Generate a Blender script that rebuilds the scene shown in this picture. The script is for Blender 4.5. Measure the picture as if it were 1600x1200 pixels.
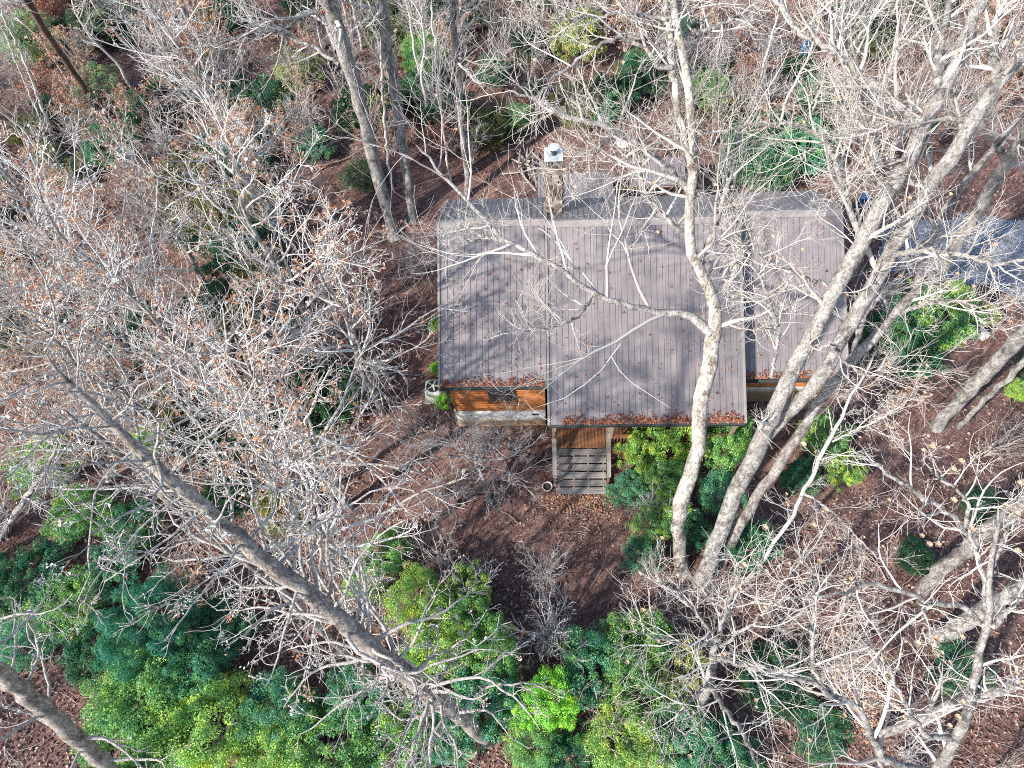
import bpy, bmesh, math
import numpy as np
from mathutils import Matrix, Vector

for o in list(bpy.data.objects):
    bpy.data.objects.remove(o)
SC = bpy.context.scene
COL = SC.collection

# ------------------------------------------------------------------ camera
CAM_H = 28.0
TILT, ROLL, YAW = 0.5237, -0.1073, 0.1074      # from nadir, about the axis, heading
FPX = 1100.0                                    # focal length for a 1600 px wide frame
_fw = np.array([0, math.sin(TILT), -math.cos(TILT)])
_rt = np.array([1.0, 0, 0])
_up = np.cross(_rt, _fw)
_c, _s = math.cos(ROLL), math.sin(ROLL)
_R, _U = _c * _rt + _s * _up, -_s * _rt + _c * _up
_rz = np.array([[math.cos(YAW), -math.sin(YAW), 0], [math.sin(YAW), math.cos(YAW), 0], [0, 0, 1]])
R_, U_, F_ = _rz @ _R, _rz @ _U, _rz @ _fw
cd = bpy.data.cameras.new('camera')
cam = bpy.data.objects.new('camera', cd)
COL.objects.link(cam)
M = Matrix(((R_[0], U_[0], -F_[0], 0), (R_[1], U_[1], -F_[1], 0), (R_[2], U_[2], -F_[2], CAM_H), (0, 0, 0, 1)))
cam.matrix_world = M
cd.sensor_width = 36.0
cd.lens = FPX / 1600 * 36
cd.clip_start, cd.clip_end = 0.1, 2000
SC.camera = cam

# ------------------------------------------------------------------ light
SUN_AZ = np.array([-0.80, -0.60])               # horizontal direction towards the sun
SUN_EL = math.radians(36)
SKY_STRENGTH, SUN_STRENGTH, EXPOSURE = 0.15, 4.0, 1.15
w = bpy.data.worlds.new('World')
SC.world = w
w.use_nodes = True
nt = w.node_tree
bg = nt.nodes['Background']
sky = nt.nodes.new('ShaderNodeTexSky')
sky.sky_type = 'NISHITA'
sky.sun_disc = False
sky.sun_elevation = SUN_EL
sky.sun_rotation = math.atan2(SUN_AZ[0], SUN_AZ[1])
nt.links.new(sky.outputs[0], bg.inputs[0])
bg.inputs[1].default_value = SKY_STRENGTH
sl = bpy.data.lights.new('sun', 'SUN')
sl.energy = SUN_STRENGTH
sl.angle = math.radians(1.2)
sl.color = (1.0, 0.925, 0.83)
so = bpy.data.objects.new('sun', sl)
COL.objects.link(so)
_sd = Vector((SUN_AZ[0] * math.cos(SUN_EL), SUN_AZ[1] * math.cos(SUN_EL), math.sin(SUN_EL)))
so.rotation_euler = _sd.to_track_quat('Z', 'Y').to_euler()
so.location = (-30, -25, 40)
vs = SC.view_settings
vs.view_transform = 'Standard'
vs.look = 'None'
vs.gamma = 1
vs.use_curve_mapping = False
vs.exposure = EXPOSURE
SC.cycles.max_bounces = 4
SC.cycles.use_denoising = False
SC.cycles.filter_width = 1.0
SC.cycles.diffuse_bounces = 2
SC.cycles.glossy_bounces = 2
SC.cycles.transmission_bounces = 2

# ------------------------------------------------------------------ geometry of the place
CAMP = np.array([0, 0, CAM_H])
HEAD = np.array([-math.sin(YAW), math.cos(YAW), 0])     # horizontal heading


def ray(px, py):
    d = F_ * FPX + R_ * (px - 800) + U_ * (600 - py)
    return d / np.linalg.norm(d)


def at(px, py, z=0.0):
    d = ray(px, py)
    return CAMP + d * ((z - CAM_H) / d[2])


def depth(p):
    return float((np.asarray(p) - CAMP) @ F_)


def rad(p, wpx):
    return max(wpx, 1) * 0.5 * depth(p) / FPX


def gz(x, y):
    x = np.asarray(x, float)
    y = np.asarray(y, float)
    z = 0.16 * np.sin(x * 0.21 + 1.3) * np.cos(y * 0.17) + 0.10 * np.sin(x * 0.53 + y * 0.41) + 0.05 * np.sin(x * 1.3 - y * 1.1)
    rise = np.clip((y - 20) / 30, 0, 1) ** 1.2 * 2.2 + np.clip((-x - 6) / 30, 0, 1) * 1.2
    mask = np.clip((np.hypot((x - 3.5) / 9.5, (y - 16) / 7.5) - 0.8) / 0.6, 0, 1)
    return (z + rise) * mask


def ground(px, py):
    p = at(px, py, 0)
    for _ in range(4):
        p = at(px, py, float(gz(p[0], p[1])))
    return p


def onvert(base, px, py):
    """point of the view ray nearest to the vertical line over base"""
    d = ray(px, py)
    h = d[:2]
    t = ((base[:2] - CAMP[:2]) @ h) / (h @ h)
    return CAMP + d * t


def onplane(p0, px, py, turn=0.0):
    n = np.array([HEAD[0] * math.cos(turn) - HEAD[1] * math.sin(turn), HEAD[0] * math.sin(turn) + HEAD[1] * math.cos(turn), 0])
    d = ray(px, py)
    return CAMP + d * (((p0 - CAMP) @ n) / (d @ n))


# ------------------------------------------------------------------ materials
def nodes(name):
    m = bpy.data.materials.new(name)
    m.use_nodes = True
    t = m.node_tree
    b = t.nodes['Principled BSDF']
    b.inputs['Specular IOR Level'].default_value = 0.25
    return m, t, b


def N(t, kind, **kw):
    n = t.nodes.new(kind)
    for k, v in kw.items():
        if k in n.inputs:
            n.inputs[k].default_value = v
        else:
            setattr(n, k, v)
    return n


def ramp(t, fac, stops):
    r = t.nodes.new('ShaderNodeValToRGB')
    e = r.color_ramp.elements
    while len(e) < len(stops):
        e.new(0.5)
    for el, (p, c) in zip(e, stops):
        el.position = p
        el.color = (*c, 1)
    t.links.new(fac, r.inputs[0])
    return r.outputs[0]


def mixc(t, fac, a, b, blend='MIX'):
    n = t.nodes.new('ShaderNodeMix')
    n.data_type = 'RGBA'
    n.blend_type = blend
    for s, v in ((n.inputs[0], fac), (n.inputs[6], a), (n.inputs[7], b)):
        if hasattr(v, 'links'):
            t.links.new(v, s)
        else:
            s.default_value = v if isinstance(v, (int, float)) else (*v, 1)
    return n.outputs[2]


def bump(t, b, h, strength=0.5, dist=0.02):
    n = N(t, 'ShaderNodeBump')
    n.inputs['Strength'].default_value = strength
    n.inputs['Distance'].default_value = dist
    t.links.new(h, n.inputs['Height'])
    t.links.new(n.outputs[0], b.inputs['Normal'])


def coords(t, scale=(1, 1, 1), kind='Object'):
    c = N(t, 'ShaderNodeTexCoord')
    m = N(t, 'ShaderNodeMapping')
    m.inputs['Scale'].default_value = scale
    t.links.new(c.outputs[kind], m.inputs[0])
    return m.outputs[0]


def noise(t, vec, scale, detail=4, rough=0.6):
    n = N(t, 'ShaderNodeTexNoise')
    n.inputs['Scale'].default_value = scale
    n.inputs['Detail'].default_value = detail
    n.inputs['Roughness'].default_value = rough
    t.links.new(vec, n.inputs['Vector'])
    return n.outputs['Fac']


def bark(name, dark, mid, light, scale=6.0, p=(0.36, 0.5, 0.62)):
    m, t, b = nodes(name)
    v = coords(t, (1, 1, 0.45))
    n1 = noise(t, v, scale, 6, 0.7)
    c = ramp(t, n1, [(p[0], dark), (p[1], mid), (p[2], light)])
    n2 = noise(t, coords(t, (1, 1, 0.8)), scale * 0.22, 3)
    c = mixc(t, ramp(t, n2, [(0.4, (0, 0, 0)), (0.65, (0.5, 0.5, 0.5))]), c, light)
    n3 = noise(t, coords(t, (1, 1, 0.3)), scale * 4.5, 5, 0.75)
    c = mixc(t, 0.9, c, ramp(t, n3, [(0.32, (0.16, 0.15, 0.145)), (0.46, (0.72, 0.71, 0.7)), (0.6, (1.12, 1.12, 1.12))]), 'MULTIPLY')
    n4 = noise(t, coords(t, (1, 1, 2.6)), scale * 2.6, 4, 0.7)
    c = mixc(t, 0.85, c, ramp(t, n4, [(0.33, (0.2, 0.185, 0.175)), (0.42, (0.9, 0.9, 0.9)), (0.6, (1.05, 1.05, 1.05))]), 'MULTIPLY')
    t.links.new(c, b.inputs['Base Color'])
    b.inputs['Roughness'].default_value = 0.9
    bump(t, b, n3, 1.0, 0.05)
    return m


def leafmat(name, stops, trans=0.25, rough=0.5, tint=False):
    m, t, b = nodes(name)
    g = N(t, 'ShaderNodeNewGeometry')
    c = ramp(t, g.outputs['Random Per Island'], stops)
    if tint:
        oi = N(t, 'ShaderNodeObjectInfo')
        c = mixc(t, 1.0, c, oi.outputs['Color'], 'MULTIPLY')
        hv = noise(t, coords(t), 2.6, 2, 0.6)
        c = mixc(t, 1.0, c, ramp(t, hv, [(0.32, (0.75, 0.85, 1.15)), (0.5, (1.0, 1.0, 1.0)), (0.68, (1.75, 1.25, 0.85))]), 'MULTIPLY')
    t.links.new(c, b.inputs['Base Color'])
    b.inputs['Roughness'].default_value = rough
    tr = N(t, 'ShaderNodeBsdfTranslucent')
    t.links.new(c, tr.inputs[0])
    mx = N(t, 'ShaderNodeMixShader')
    mx.inputs[0].default_value = trans
    t.links.new(b.outputs[0], mx.inputs[1])
    t.links.new(tr.outputs[0], mx.inputs[2])
    t.links.new(mx.outputs[0], t.nodes['Material Output'].inputs[0])
    return m


def twigmat(name, dark, mid, light):
    m, t, b = nodes(name)
    g = N(t, 'ShaderNodeNewGeometry')
    t.links.new(ramp(t, g.outputs['Random Per Island'], [(0, dark), (0.45, mid), (1, light)]), b.inputs['Base Color'])
    b.inputs['Roughness'].default_value = 0.9
    b.inputs['Specular IOR Level'].default_value = 0.1
    return m


def plain(name, col, rough=0.6, metal=0.0, var=0.25, scale=3.0, stretch=(1, 1, 1)):
    m, t, b = nodes(name)
    n = noise(t, coords(t, stretch), scale, 5, 0.65)
    lo = tuple(c * (1 - var) for c in col)
    hi = tuple(min(1, c * (1 + var)) for c in col)
    t.links.new(ramp(t, n, [(0.3, lo), (0.7, hi)]), b.inputs['Base Color'])
    b.inputs['Roughness'].default_value = rough
    b.inputs['Metallic'].default_value = metal
    bump(t, b, n, 0.15, 0.01)
    return m


def wood(name, a, b_, c_, axis='X', rough=0.75):
    m, t, b = nodes(name)
    s = {'X': (0.6, 14, 14), 'Y': (14, 0.6, 14), 'Z': (14, 14, 0.6)}[axis]
    oi = N(t, 'ShaderNodeObjectInfo')
    n = noise(t, coords(t, s), 1.6, 6, 0.7)
    c = ramp(t, n, [(0.3, a), (0.52, b_), (0.72, c_)])
    c = mixc(t, 0.7, c, ramp(t, oi.outputs['Random'], [(0, (0.55, 0.52, 0.5)), (1, (1.15, 1.12, 1.1))]), 'MULTIPLY')
    n2 = noise(t, coords(t), 0.9, 3)
    c = mixc(t, 0.6, c, ramp(t, n2, [(0.35, (0.6, 0.57, 0.55)), (0.6, (1, 1, 1))]), 'MULTIPLY')
    t.links.new(c, b.inputs['Base Color'])
    b.inputs['Roughness'].default_value = rough
    bump(t, b, n, 0.4, 0.01)
    return m


MAT = {}
MAT['poplar'] = bark('pale_poplar_bark', (0.08, 0.072, 0.07), (0.28, 0.265, 0.25), (0.5, 0.485, 0.46), 5)
MAT['sycamore'] = bark('flaking_sycamore_bark', (0.07, 0.05, 0.035), (0.30, 0.26, 0.21), (0.6, 0.57, 0.52), 3.2, (0.38, 0.48, 0.56))
MAT['grey'] = bark('grey_hardwood_bark', (0.07, 0.06, 0.055), (0.24, 0.22, 0.205), (0.45, 0.42, 0.4), 4)
MAT['pine'] = bark('dead_pine_bark', (0.09, 0.072, 0.065), (0.27, 0.235, 0.21), (0.52, 0.47, 0.41), 5)
MAT['brown'] = bark('brown_pine_bark', (0.05, 0.032, 0.025), (0.11, 0.07, 0.055), (0.2, 0.14, 0.11), 4)
MAT['deadwood'] = bark('bleached_dead_wood', (0.26, 0.24, 0.225), (0.5, 0.465, 0.43), (0.66, 0.63, 0.59), 7)
MAT['twig'] = twigmat('pale_twig', (0.3, 0.26, 0.23), (0.44, 0.41, 0.375), (0.58, 0.55, 0.51))
MAT['oaktwig'] = twigmat('oak_twig', (0.24, 0.2, 0.175), (0.4, 0.365, 0.335), (0.58, 0.55, 0.52))
MAT['graytwig'] = twigmat('grey_twig', (0.25, 0.23, 0.225), (0.38, 0.36, 0.35), (0.5, 0.48, 0.47))
MAT['shrubtwig'] = twigmat('shrub_twig', (0.17, 0.13, 0.11), (0.31, 0.265, 0.24), (0.46, 0.42, 0.39))
MAT['palelimb'] = twigmat('lichened_limb', (0.3, 0.275, 0.255), (0.52, 0.495, 0.47), (0.68, 0.66, 0.63))
MAT['lichen'] = leafmat('lichen', [(0, (0.3, 0.33, 0.32)), (0.6, (0.44, 0.47, 0.45)), (1, (0.55, 0.56, 0.53))], 0.1, 0.9)
MAT['oakleaf'] = leafmat('oak_leaf', [(0, (0.3, 0.12, 0.07)), (0.35, (0.44, 0.23, 0.14)), (0.7, (0.52, 0.34, 0.23)), (1, (0.6, 0.48, 0.38))], 0.3, 0.6)
MAT['redleaf'] = leafmat('russet_leaf', [(0, (0.16, 0.05, 0.035)), (0.5, (0.34, 0.13, 0.08)), (1, (0.5, 0.27, 0.16))], 0.25, 0.6)
MAT['seed'] = leafmat('seed_head', [(0, (0.42, 0.27, 0.17)), (0.5, (0.56, 0.4, 0.28)), (1, (0.66, 0.52, 0.39))], 0.3, 0.7)
MAT['leaf'] = leafmat('evergreen_leaf', [(0, (0.5, 0.62, 0.55)), (0.45, (0.9, 0.95, 0.9)), (0.8, (1.3, 1.25, 1.0)), (1, (2.2, 1.9, 1.3))], 0.4, 0.34, True)
MAT['litter'] = leafmat('fallen_leaf', [(0, (0.06, 0.037, 0.034)), (0.35, (0.13, 0.073, 0.063)), (0.65, (0.21, 0.118, 0.092)), (0.86, (0.32, 0.21, 0.16)), (1, (0.46, 0.38, 0.31))], 0.1, 0.75)

# ground
m, t, b = nodes('leaf_litter_ground')
v = coords(t)
vo = N(t, 'ShaderNodeTexVoronoi')
vo.inputs['Scale'].default_value = 11
nw = noise(t, v, 7, 3)
va = N(t, 'ShaderNodeVectorMath', operation='ADD')
cmb = N(t, 'ShaderNodeCombineXYZ')
t.links.new(nw, cmb.inputs[0])
t.links.new(nw, cmb.inputs[1])
t.links.new(v, va.inputs[0])
t.links.new(cmb.outputs[0], va.inputs[1])
t.links.new(va.outputs[0], vo.inputs['Vector'])
sepc = N(t, 'ShaderNodeSeparateColor')
t.links.new(vo.outputs['Color'], sepc.inputs[0])
cl = ramp(t, sepc.outputs[0], [(0, (0.06, 0.037, 0.035)), (0.45, (0.135, 0.08, 0.072)), (0.8, (0.22, 0.135, 0.115)), (1, (0.38, 0.27, 0.22))])
big = noise(t, v, 0.35, 5, 0.6)
cl = mixc(t, 0.8, cl, ramp(t, big, [(0.3, (0.5, 0.48, 0.5)), (0.5, (0.95, 0.9, 0.88)), (0.68, (1.35, 1.15, 1.0))]), 'MULTIPLY')
soil = noise(t, v, 0.8, 6, 0.7)
cl = mixc(t, ramp(t, soil, [(0.5, (0, 0, 0)), (0.68, (0.75, 0.75, 0.75))]), cl, (0.25, 0.15, 0.13))
t.links.new(cl, b.inputs['Base Color'])
b.inputs['Roughness'].default_value = 0.95
bump(t, b, vo.outputs['Distance'], 0.8, 0.06)
MAT['ground'] = m
m, t, b = nodes('blue_grey_gravel')
v = coords(t)
vo = N(t, 'ShaderNodeTexVoronoi')
vo.inputs['Scale'].default_value = 14
t.links.new(v, vo.inputs['Vector'])
sepc = N(t, 'ShaderNodeSeparateColor')
t.links.new(vo.outputs['Color'], sepc.inputs[0])
t.links.new(ramp(t, sepc.outputs[0], [(0, (0.08, 0.085, 0.1)), (0.5, (0.17, 0.18, 0.205)), (1, (0.36, 0.375, 0.4))]), b.inputs['Base Color'])
bump(t, b, vo.outputs['Distance'], 1.0, 0.05)
b.inputs['Roughness'].default_value = 0.9
MAT['gravel'] = m
# roof metal
m, t, b = nodes('brown_roof_metal')
v = coords(t, (1, 0.25, 1))
n1 = noise(t, v, 1.6, 6, 0.65)
oi = N(t, 'ShaderNodeObjectInfo')
c = ramp(t, n1, [(0.3, (0.16, 0.142, 0.143)), (0.55, (0.215, 0.193, 0.192)), (0.75, (0.275, 0.25, 0.246))])
c = mixc(t, 0.6, c, ramp(t, oi.outputs['Random'], [(0, (0.88, 0.88, 0.9)), (1, (1.08, 1.06, 1.05))]), 'MULTIPLY')
n2 = noise(t, coords(t, (6, 0.3, 1)), 2.0, 4, 0.6)
c = mixc(t, 0.2, c, ramp(t, n2, [(0.35, (0.7, 0.7, 0.7)), (0.6, (1, 1, 1))]), 'MULTIPLY')
t.links.new(c, b.inputs['Base Color'])
b.inputs['Roughness'].default_value = 0.42
b.inputs['Specular IOR Level'].default_value = 0.5
MAT['roof'] = m
MAT['trim'] = plain('ridge_cap_metal', (0.25, 0.225, 0.215), 0.45, 0, 0.12, 2)
MAT['darktrim'] = plain('dark_gutter_metal', (0.05, 0.06, 0.06), 0.5, 0, 0.3, 4)
MAT['log'] = wood('stained_log', (0.20, 0.06, 0.02), (0.46, 0.17, 0.055), (0.62, 0.28, 0.1), 'X')
MAT['logy'] = wood('stained_log_end_wall', (0.20, 0.06, 0.02), (0.46, 0.17, 0.055), (0.62, 0.28, 0.1), 'Y')
MAT['deck'] = wood('stained_deck_board', (0.13, 0.055, 0.03), (0.3, 0.14, 0.07), (0.42, 0.24, 0.14), 'Y')
MAT['rail'] = wood('stained_railing', (0.2, 0.09, 0.04), (0.36, 0.18, 0.09), (0.45, 0.27, 0.16), 'X')
MAT['tread'] = wood('weathered_tread', (0.13, 0.125, 0.12), (0.27, 0.26, 0.25), (0.4, 0.385, 0.36), 'X')
MAT['handrail'] = wood('weathered_handrail', (0.2, 0.18, 0.165), (0.38, 0.35, 0.32), (0.52, 0.48, 0.43), 'Y')
MAT['post'] = wood('weathered_post', (0.2, 0.15, 0.11), (0.36, 0.28, 0.2), (0.5, 0.4, 0.3), 'Z')
# parged foundation: white paint with dirt splashed along the foot
m, t, b = nodes('parged_foundation')
v = coords(t)
sx = N(t, 'ShaderNodeSeparateXYZ')
t.links.new(v, sx.inputs[0])
n1 = noise(t, v, 2.2, 5, 0.65)
ma = N(t, 'ShaderNodeMath', operation='MULTIPLY_ADD')
t.links.new(n1, ma.inputs[0])
ma.inputs[1].default_value = -0.7
t.links.new(sx.outputs[2], ma.inputs[2])
c = ramp(t, ma.outputs[0], [(0.0, (0.42, 0.27, 0.16)), (0.22, (0.62, 0.5, 0.36)), (0.45, (0.76, 0.75, 0.7))])
c = mixc(t, 0.5, c, ramp(t, noise(t, v, 6, 5), [(0.35, (0.75, 0.75, 0.75)), (0.6, (1, 1, 1))]), 'MULTIPLY')
t.links.new(c, b.inputs['Base Color'])
b.inputs['Roughness'].default_value = 0.9
bump(t, b, n1, 0.3, 0.02)
MAT['parge'] = m
m, t, b = nodes('chimney_stone')
n1 = noise(t, coords(t), 5, 5)
g = N(t, 'ShaderNodeNewGeometry')
c = ramp(t, g.outputs['Random Per Island'], [(0, (0.08, 0.065, 0.06)), (0.4, (0.17, 0.135, 0.115)), (0.7, (0.27, 0.21, 0.17)), (1, (0.38, 0.34, 0.31))])
c = mixc(t, 0.6, c, ramp(t, n1, [(0.35, (0.55, 0.55, 0.55)), (0.65, (1.1, 1.1, 1.1))]), 'MULTIPLY')
t.links.new(c, b.inputs['Base Color'])
b.inputs['Roughness'].default_value = 0.9
bump(t, b, n1, 0.6, 0.03)
MAT['stone'] = m
MAT['mortar'] = plain('mortar', (0.12, 0.105, 0.1), 0.95)
MAT['galv'] = plain('galvanised_cap', (0.62, 0.7, 0.74), 0.4, 0.3, 0.1, 4)
MAT['acmetal'] = plain('beige_green_unit_metal', (0.5, 0.53, 0.46), 0.5, 0, 0.12, 5)
MAT['black'] = plain('black_void', (0.02, 0.022, 0.025), 0.6)
MAT['blade'] = plain('fan_blade', (0.08, 0.1, 0.11), 0.5)
MAT['frame'] = plain('dark_window_frame', (0.05, 0.04, 0.035), 0.5)
m, t, b = nodes('window_glass')
b.inputs['Base Color'].default_value = (0.02, 0.025, 0.03, 1)
b.inputs['Roughness'].default_value = 0.06
b.inputs['Specular IOR Level'].default_value = 0.6
MAT['glass'] = m
MAT['blue'] = plain('blue_plastic', (0.025, 0.08, 0.17), 0.4, 0, 0.15)
MAT['white'] = plain('white_paint', (0.75, 0.75, 0.74), 0.5, 0, 0.08)
MAT['terracotta'] = plain('grey_planter', (0.42, 0.42, 0.4), 0.7)
MAT['soil'] = plain('dark_soil', (0.03, 0.025, 0.02), 0.95)
MAT['rock'] = plain('pale_rock', (0.5, 0.48, 0.45), 0.9, 0, 0.3, 4)


# ------------------------------------------------------------------ object helpers
def link(name, mesh, mat=None, parent=None, kind=None):
    o = bpy.data.objects.new(name, mesh)
    COL.objects.link(o)
    if mat is not None:
        mesh.materials.clear()
        mesh.materials.append(mat)
    if parent is not None:
        o.parent = parent
    if kind:
        o['kind'] = kind
    return o


def thing(name, label, cat, loc=(0, 0, 0), group=None, rz=0.0):
    o = bpy.data.objects.new(name, None)
    o.empty_display_size = 0.2
    COL.objects.link(o)
    o.location = loc
    o.rotation_euler = (0, 0, rz)
    o['label'] = label
    o['category'] = cat
    if group:
        o['group'] = group
    return o


def tag(o, label, cat, group=None):
    o['label'] = label
    o['category'] = cat
    if group:
        o['group'] = group
    return o


def npmesh(name, V, Fq, smooth=False):
    """V (n,3), Fq (m,4) or (m,3) index array"""
    me = bpy.data.meshes.new(name)
    V = np.ascontiguousarray(V, np.float32)
    Fq = np.ascontiguousarray(Fq, np.int32)
    k = Fq.shape[1]
    me.vertices.add(len(V))
    me.vertices.foreach_set('co', V.ravel())
    me.loops.add(Fq.size)
    me.loops.foreach_set('vertex_index', Fq.ravel())
    me.polygons.add(len(Fq))
    me.polygons.foreach_set('loop_start', np.arange(0, Fq.size, k, dtype=np.int32))
    me.polygons.foreach_set('use_smooth', np.full(len(Fq), bool(smooth)))
    me.update(calc_edges=True)
    return me


def box(bm, c, s, rot=None, bev=0.0):
    g = bmesh.ops.create_cube(bm, size=1.0)['verts']
    bmesh.ops.scale(bm, vec=s, verts=g)
    if rot is not None:
        bmesh.ops.rotate(bm, cent=(0, 0, 0), matrix=rot, verts=g)
    bmesh.ops.translate(bm, vec=c, verts=g)
    if bev:
        es = list({e for v_ in g for e in v_.link_edges})
        bmesh.ops.bevel(bm, geom=es, offset=bev, segments=1, affect='EDGES')
    return g


def boxmesh(name, s, bev=0.0):
    bm = bmesh.new()
    box(bm, (0, 0, 0), s, None, bev)
    me = bpy.data.meshes.new(name)
    bm.to_mesh(me)
    bm.free()
    return me


def part_box(name, c, s, mat, parent, bev=0.0, rot=None):
    """a box at world-like coordinates relative to parent"""
    me = boxmesh(name, s, bev)
    o = link(name, me, mat, parent)
    o.location = c
    if rot is not None:
        o.rotation_euler = rot
    return o


def cyl(bm, c, r0, r1, h, seg=16, axis='Z'):
    g = bmesh.ops.create_cone(bm, cap_ends=True, segments=seg, radius1=r0, radius2=r1, depth=h)['verts']
    if axis == 'X':
        bmesh.ops.rotate(bm, cent=(0, 0, 0), matrix=Matrix.Rotation(math.pi / 2, 3, 'Y'), verts=g)
    if axis == 'Y':
        bmesh.ops.rotate(bm, cent=(0, 0, 0), matrix=Matrix.Rotation(math.pi / 2, 3, 'X'), verts=g)
    bmesh.ops.translate(bm, vec=c, verts=g)
    return g


def fin(name, bm, mat, parent=None, smooth=False):
    me = bpy.data.meshes.new(name)
    bm.to_mesh(me)
    bm.free()
    if smooth:
        for p in me.polygons:
            p.use_smooth = True
    return link(name, me, mat, parent)


def dup(root, loc, rz=0.0, sc=(1, 1, 1), label=None, group=None, color=None):
    r = root.copy()
    COL.objects.link(r)
    r.location = loc
    r.rotation_euler = (0, 0, rz)
    r.scale = sc
    if label:
        r['label'] = label
    if group:
        r['group'] = group
    for ch in list(root.children):
        c_ = ch.copy()
        COL.objects.link(c_)
        c_.parent = r
        if color:
            c_.color = (*color, 1)
    return r


# ------------------------------------------------------------------ tree growing (vectorised)
RNG = np.random.default_rng(7)


def norm(v_):
    return v_ / np.maximum(np.linalg.norm(v_, axis=-1, keepdims=True), 1e-9)


def resample(pts, rr, n, wig=0.0, rng=RNG):
    """smooth a control polyline (Catmull-Rom) to n points"""
    P = np.asarray(pts, float)
    r = np.asarray(rr, float)
    E_ = np.vstack([2 * P[0] - P[1], P, 2 * P[-1] - P[-2]])
    L = np.concatenate([[0], np.cumsum(np.linalg.norm(np.diff(P, axis=0), axis=1))])
    s = np.linspace(0, L[-1], n)
    i = np.clip(np.searchsorted(L, s, side='right') - 1, 0, len(P) - 2)
    f = ((s - L[i]) / np.maximum(L[i + 1] - L[i], 1e-9))[:, None]
    p0, p1, p2, p3 = E_[i], E_[i + 1], E_[i + 2], E_[i + 3]
    Q = 0.5 * (2 * p1 + (p2 - p0) * f + (2 * p0 - 5 * p1 + 4 * p2 - p3) * f ** 2 + (3 * p1 - p0 - 3 * p2 + p3) * f ** 3)
    rad_ = r[i] + (r[i + 1] - r[i]) * f[:, 0]
    if wig:
        nz = rng.normal(size=Q.shape) * wig
        nz[0] = 0
        Q = Q + nz
    return Q, rad_


def spawn(P, R, n, t0, t1, ang, length, npts, wig, trop, rr, rmin, rng, absolute=False, taper=0.5, dj=0.35):
    B, K, _ = P.shape
    T = B * n
    idx = np.repeat(np.arange(B), n)
    base = (np.tile(np.arange(n), B) + rng.uniform(0, 1, T)) / n
    tt = t0 + (t1 - t0) * base
    s = tt * (K - 1)
    i = np.minimum(s.astype(int), K - 2)
    f = (s - i)[:, None]
    p = P[idx, i] * (1 - f) + P[idx, i + 1] * f
    tan = norm(P[idx, i + 1] - P[idx, i])
    rp = R[idx, i] * (1 - f[:, 0]) + R[idx, i + 1] * f[:, 0]
    L = np.linalg.norm(np.diff(P, axis=1), axis=2).sum(1)[idx]
    u = rng.normal(size=(T, 3))
    u = norm(u - (u * tan).sum(1, keepdims=True) * tan)
    a = ang * rng.uniform(1 - dj, 1 + dj, T)[:, None]
    d = np.cos(a) * tan + np.sin(a) * u
    ln = (length if absolute else L * length) * (1 - taper * base) * rng.uniform(0.55, 1.25, T)
    out = np.empty((T, npts, 3))
    out[:, 0] = p
    st = (ln / (npts - 1))[:, None]
    up = np.array([0, 0, 1.0])
    for k in range(1, npts):
        d = norm(d + rng.normal(size=(T, 3)) * wig + up * trop)
        out[:, k] = out[:, k - 1] + d * st
    r0 = np.maximum(np.minimum(rp * rr, rp * 0.95), rmin)
    prof = np.linspace(1, 0, npts)[None] ** 0.9
    rad_ = rmin * 0.7 + (r0[:, None] - rmin * 0.7) * prof
    return out, rad_


def tubes(groups, name, smooth=True):
    Vs, Fs, off = [], [], 0
    for P, R, S in groups:
        B, K, _ = P.shape
        tan = np.empty_like(P)
        tan[:, 1:-1] = P[:, 2:] - P[:, :-2]
        tan[:, 0] = P[:, 1] - P[:, 0]
        tan[:, -1] = P[:, -1] - P[:, -2]
        tan = norm(tan)
        mean = norm(P[:, -1] - P[:, 0])
        ref = np.where(np.abs(mean[:, 2:3]) > 0.8, np.array([[1.0, 0.05, 0]]), np.array([[0, 0, 1.0]]))[:, None, :]
        n1 = norm(np.cross(tan, ref))
        n2 = np.cross(tan, n1)
        a = np.arange(S) * 2 * math.pi / S
        ca, sa = np.cos(a), np.sin(a)
        V = P[:, :, None, :] + R[:, :, None, None] * (n1[:, :, None, :] * ca[None, None, :, None] + n2[:, :, None, :] * sa[None, None, :, None])
        id_ = np.arange(B * K * S).reshape(B, K, S) + off
        q0 = id_[:, :-1, :]
        q1 = np.roll(q0, -1, axis=2)
        q3 = id_[:, 1:, :]
        q2 = np.roll(q3, -1, axis=2)
        Fs.append(np.stack([q0, q1, q2, q3], -1).reshape(-1, 4))
        Vs.append(V.reshape(-1, 3))
        off += B * K * S
    return npmesh(name, np.concatenate(Vs), np.concatenate(Fs), smooth)


def leaf_mesh(name, p, rng, size=0.1, aspect=0.6, jitter=0.0, up=0.4, fold=0.25, dirs=None):
    """one bent four-cornered leaf at every point"""
    n = len(p)
    p = p + rng.normal(size=(n, 3)) * jitter
    nrm = rng.normal(size=(n, 3))
    nrm = norm(nrm + np.array([0, 0, up * 2]) if dirs is None else nrm * 0.7 + dirs)
    a = rng.normal(size=(n, 3))
    a = norm(a - (a * nrm).sum(1, keepdims=True) * nrm)
    b_ = np.cross(nrm, a)
    s = (size * rng.uniform(0.6, 1.35, n))[:, None]
    V = np.stack([p - a * s * 0.5, p + b_ * s * 0.5 * aspect + nrm * s * fold * 0.5, p + a * s * 0.5, p - b_ * s * 0.5 * aspect + nrm * s * fold * 0.5], 1)
    return npmesh(name, V.reshape(-1, 3), np.arange(n * 4).reshape(-1, 4))


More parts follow.
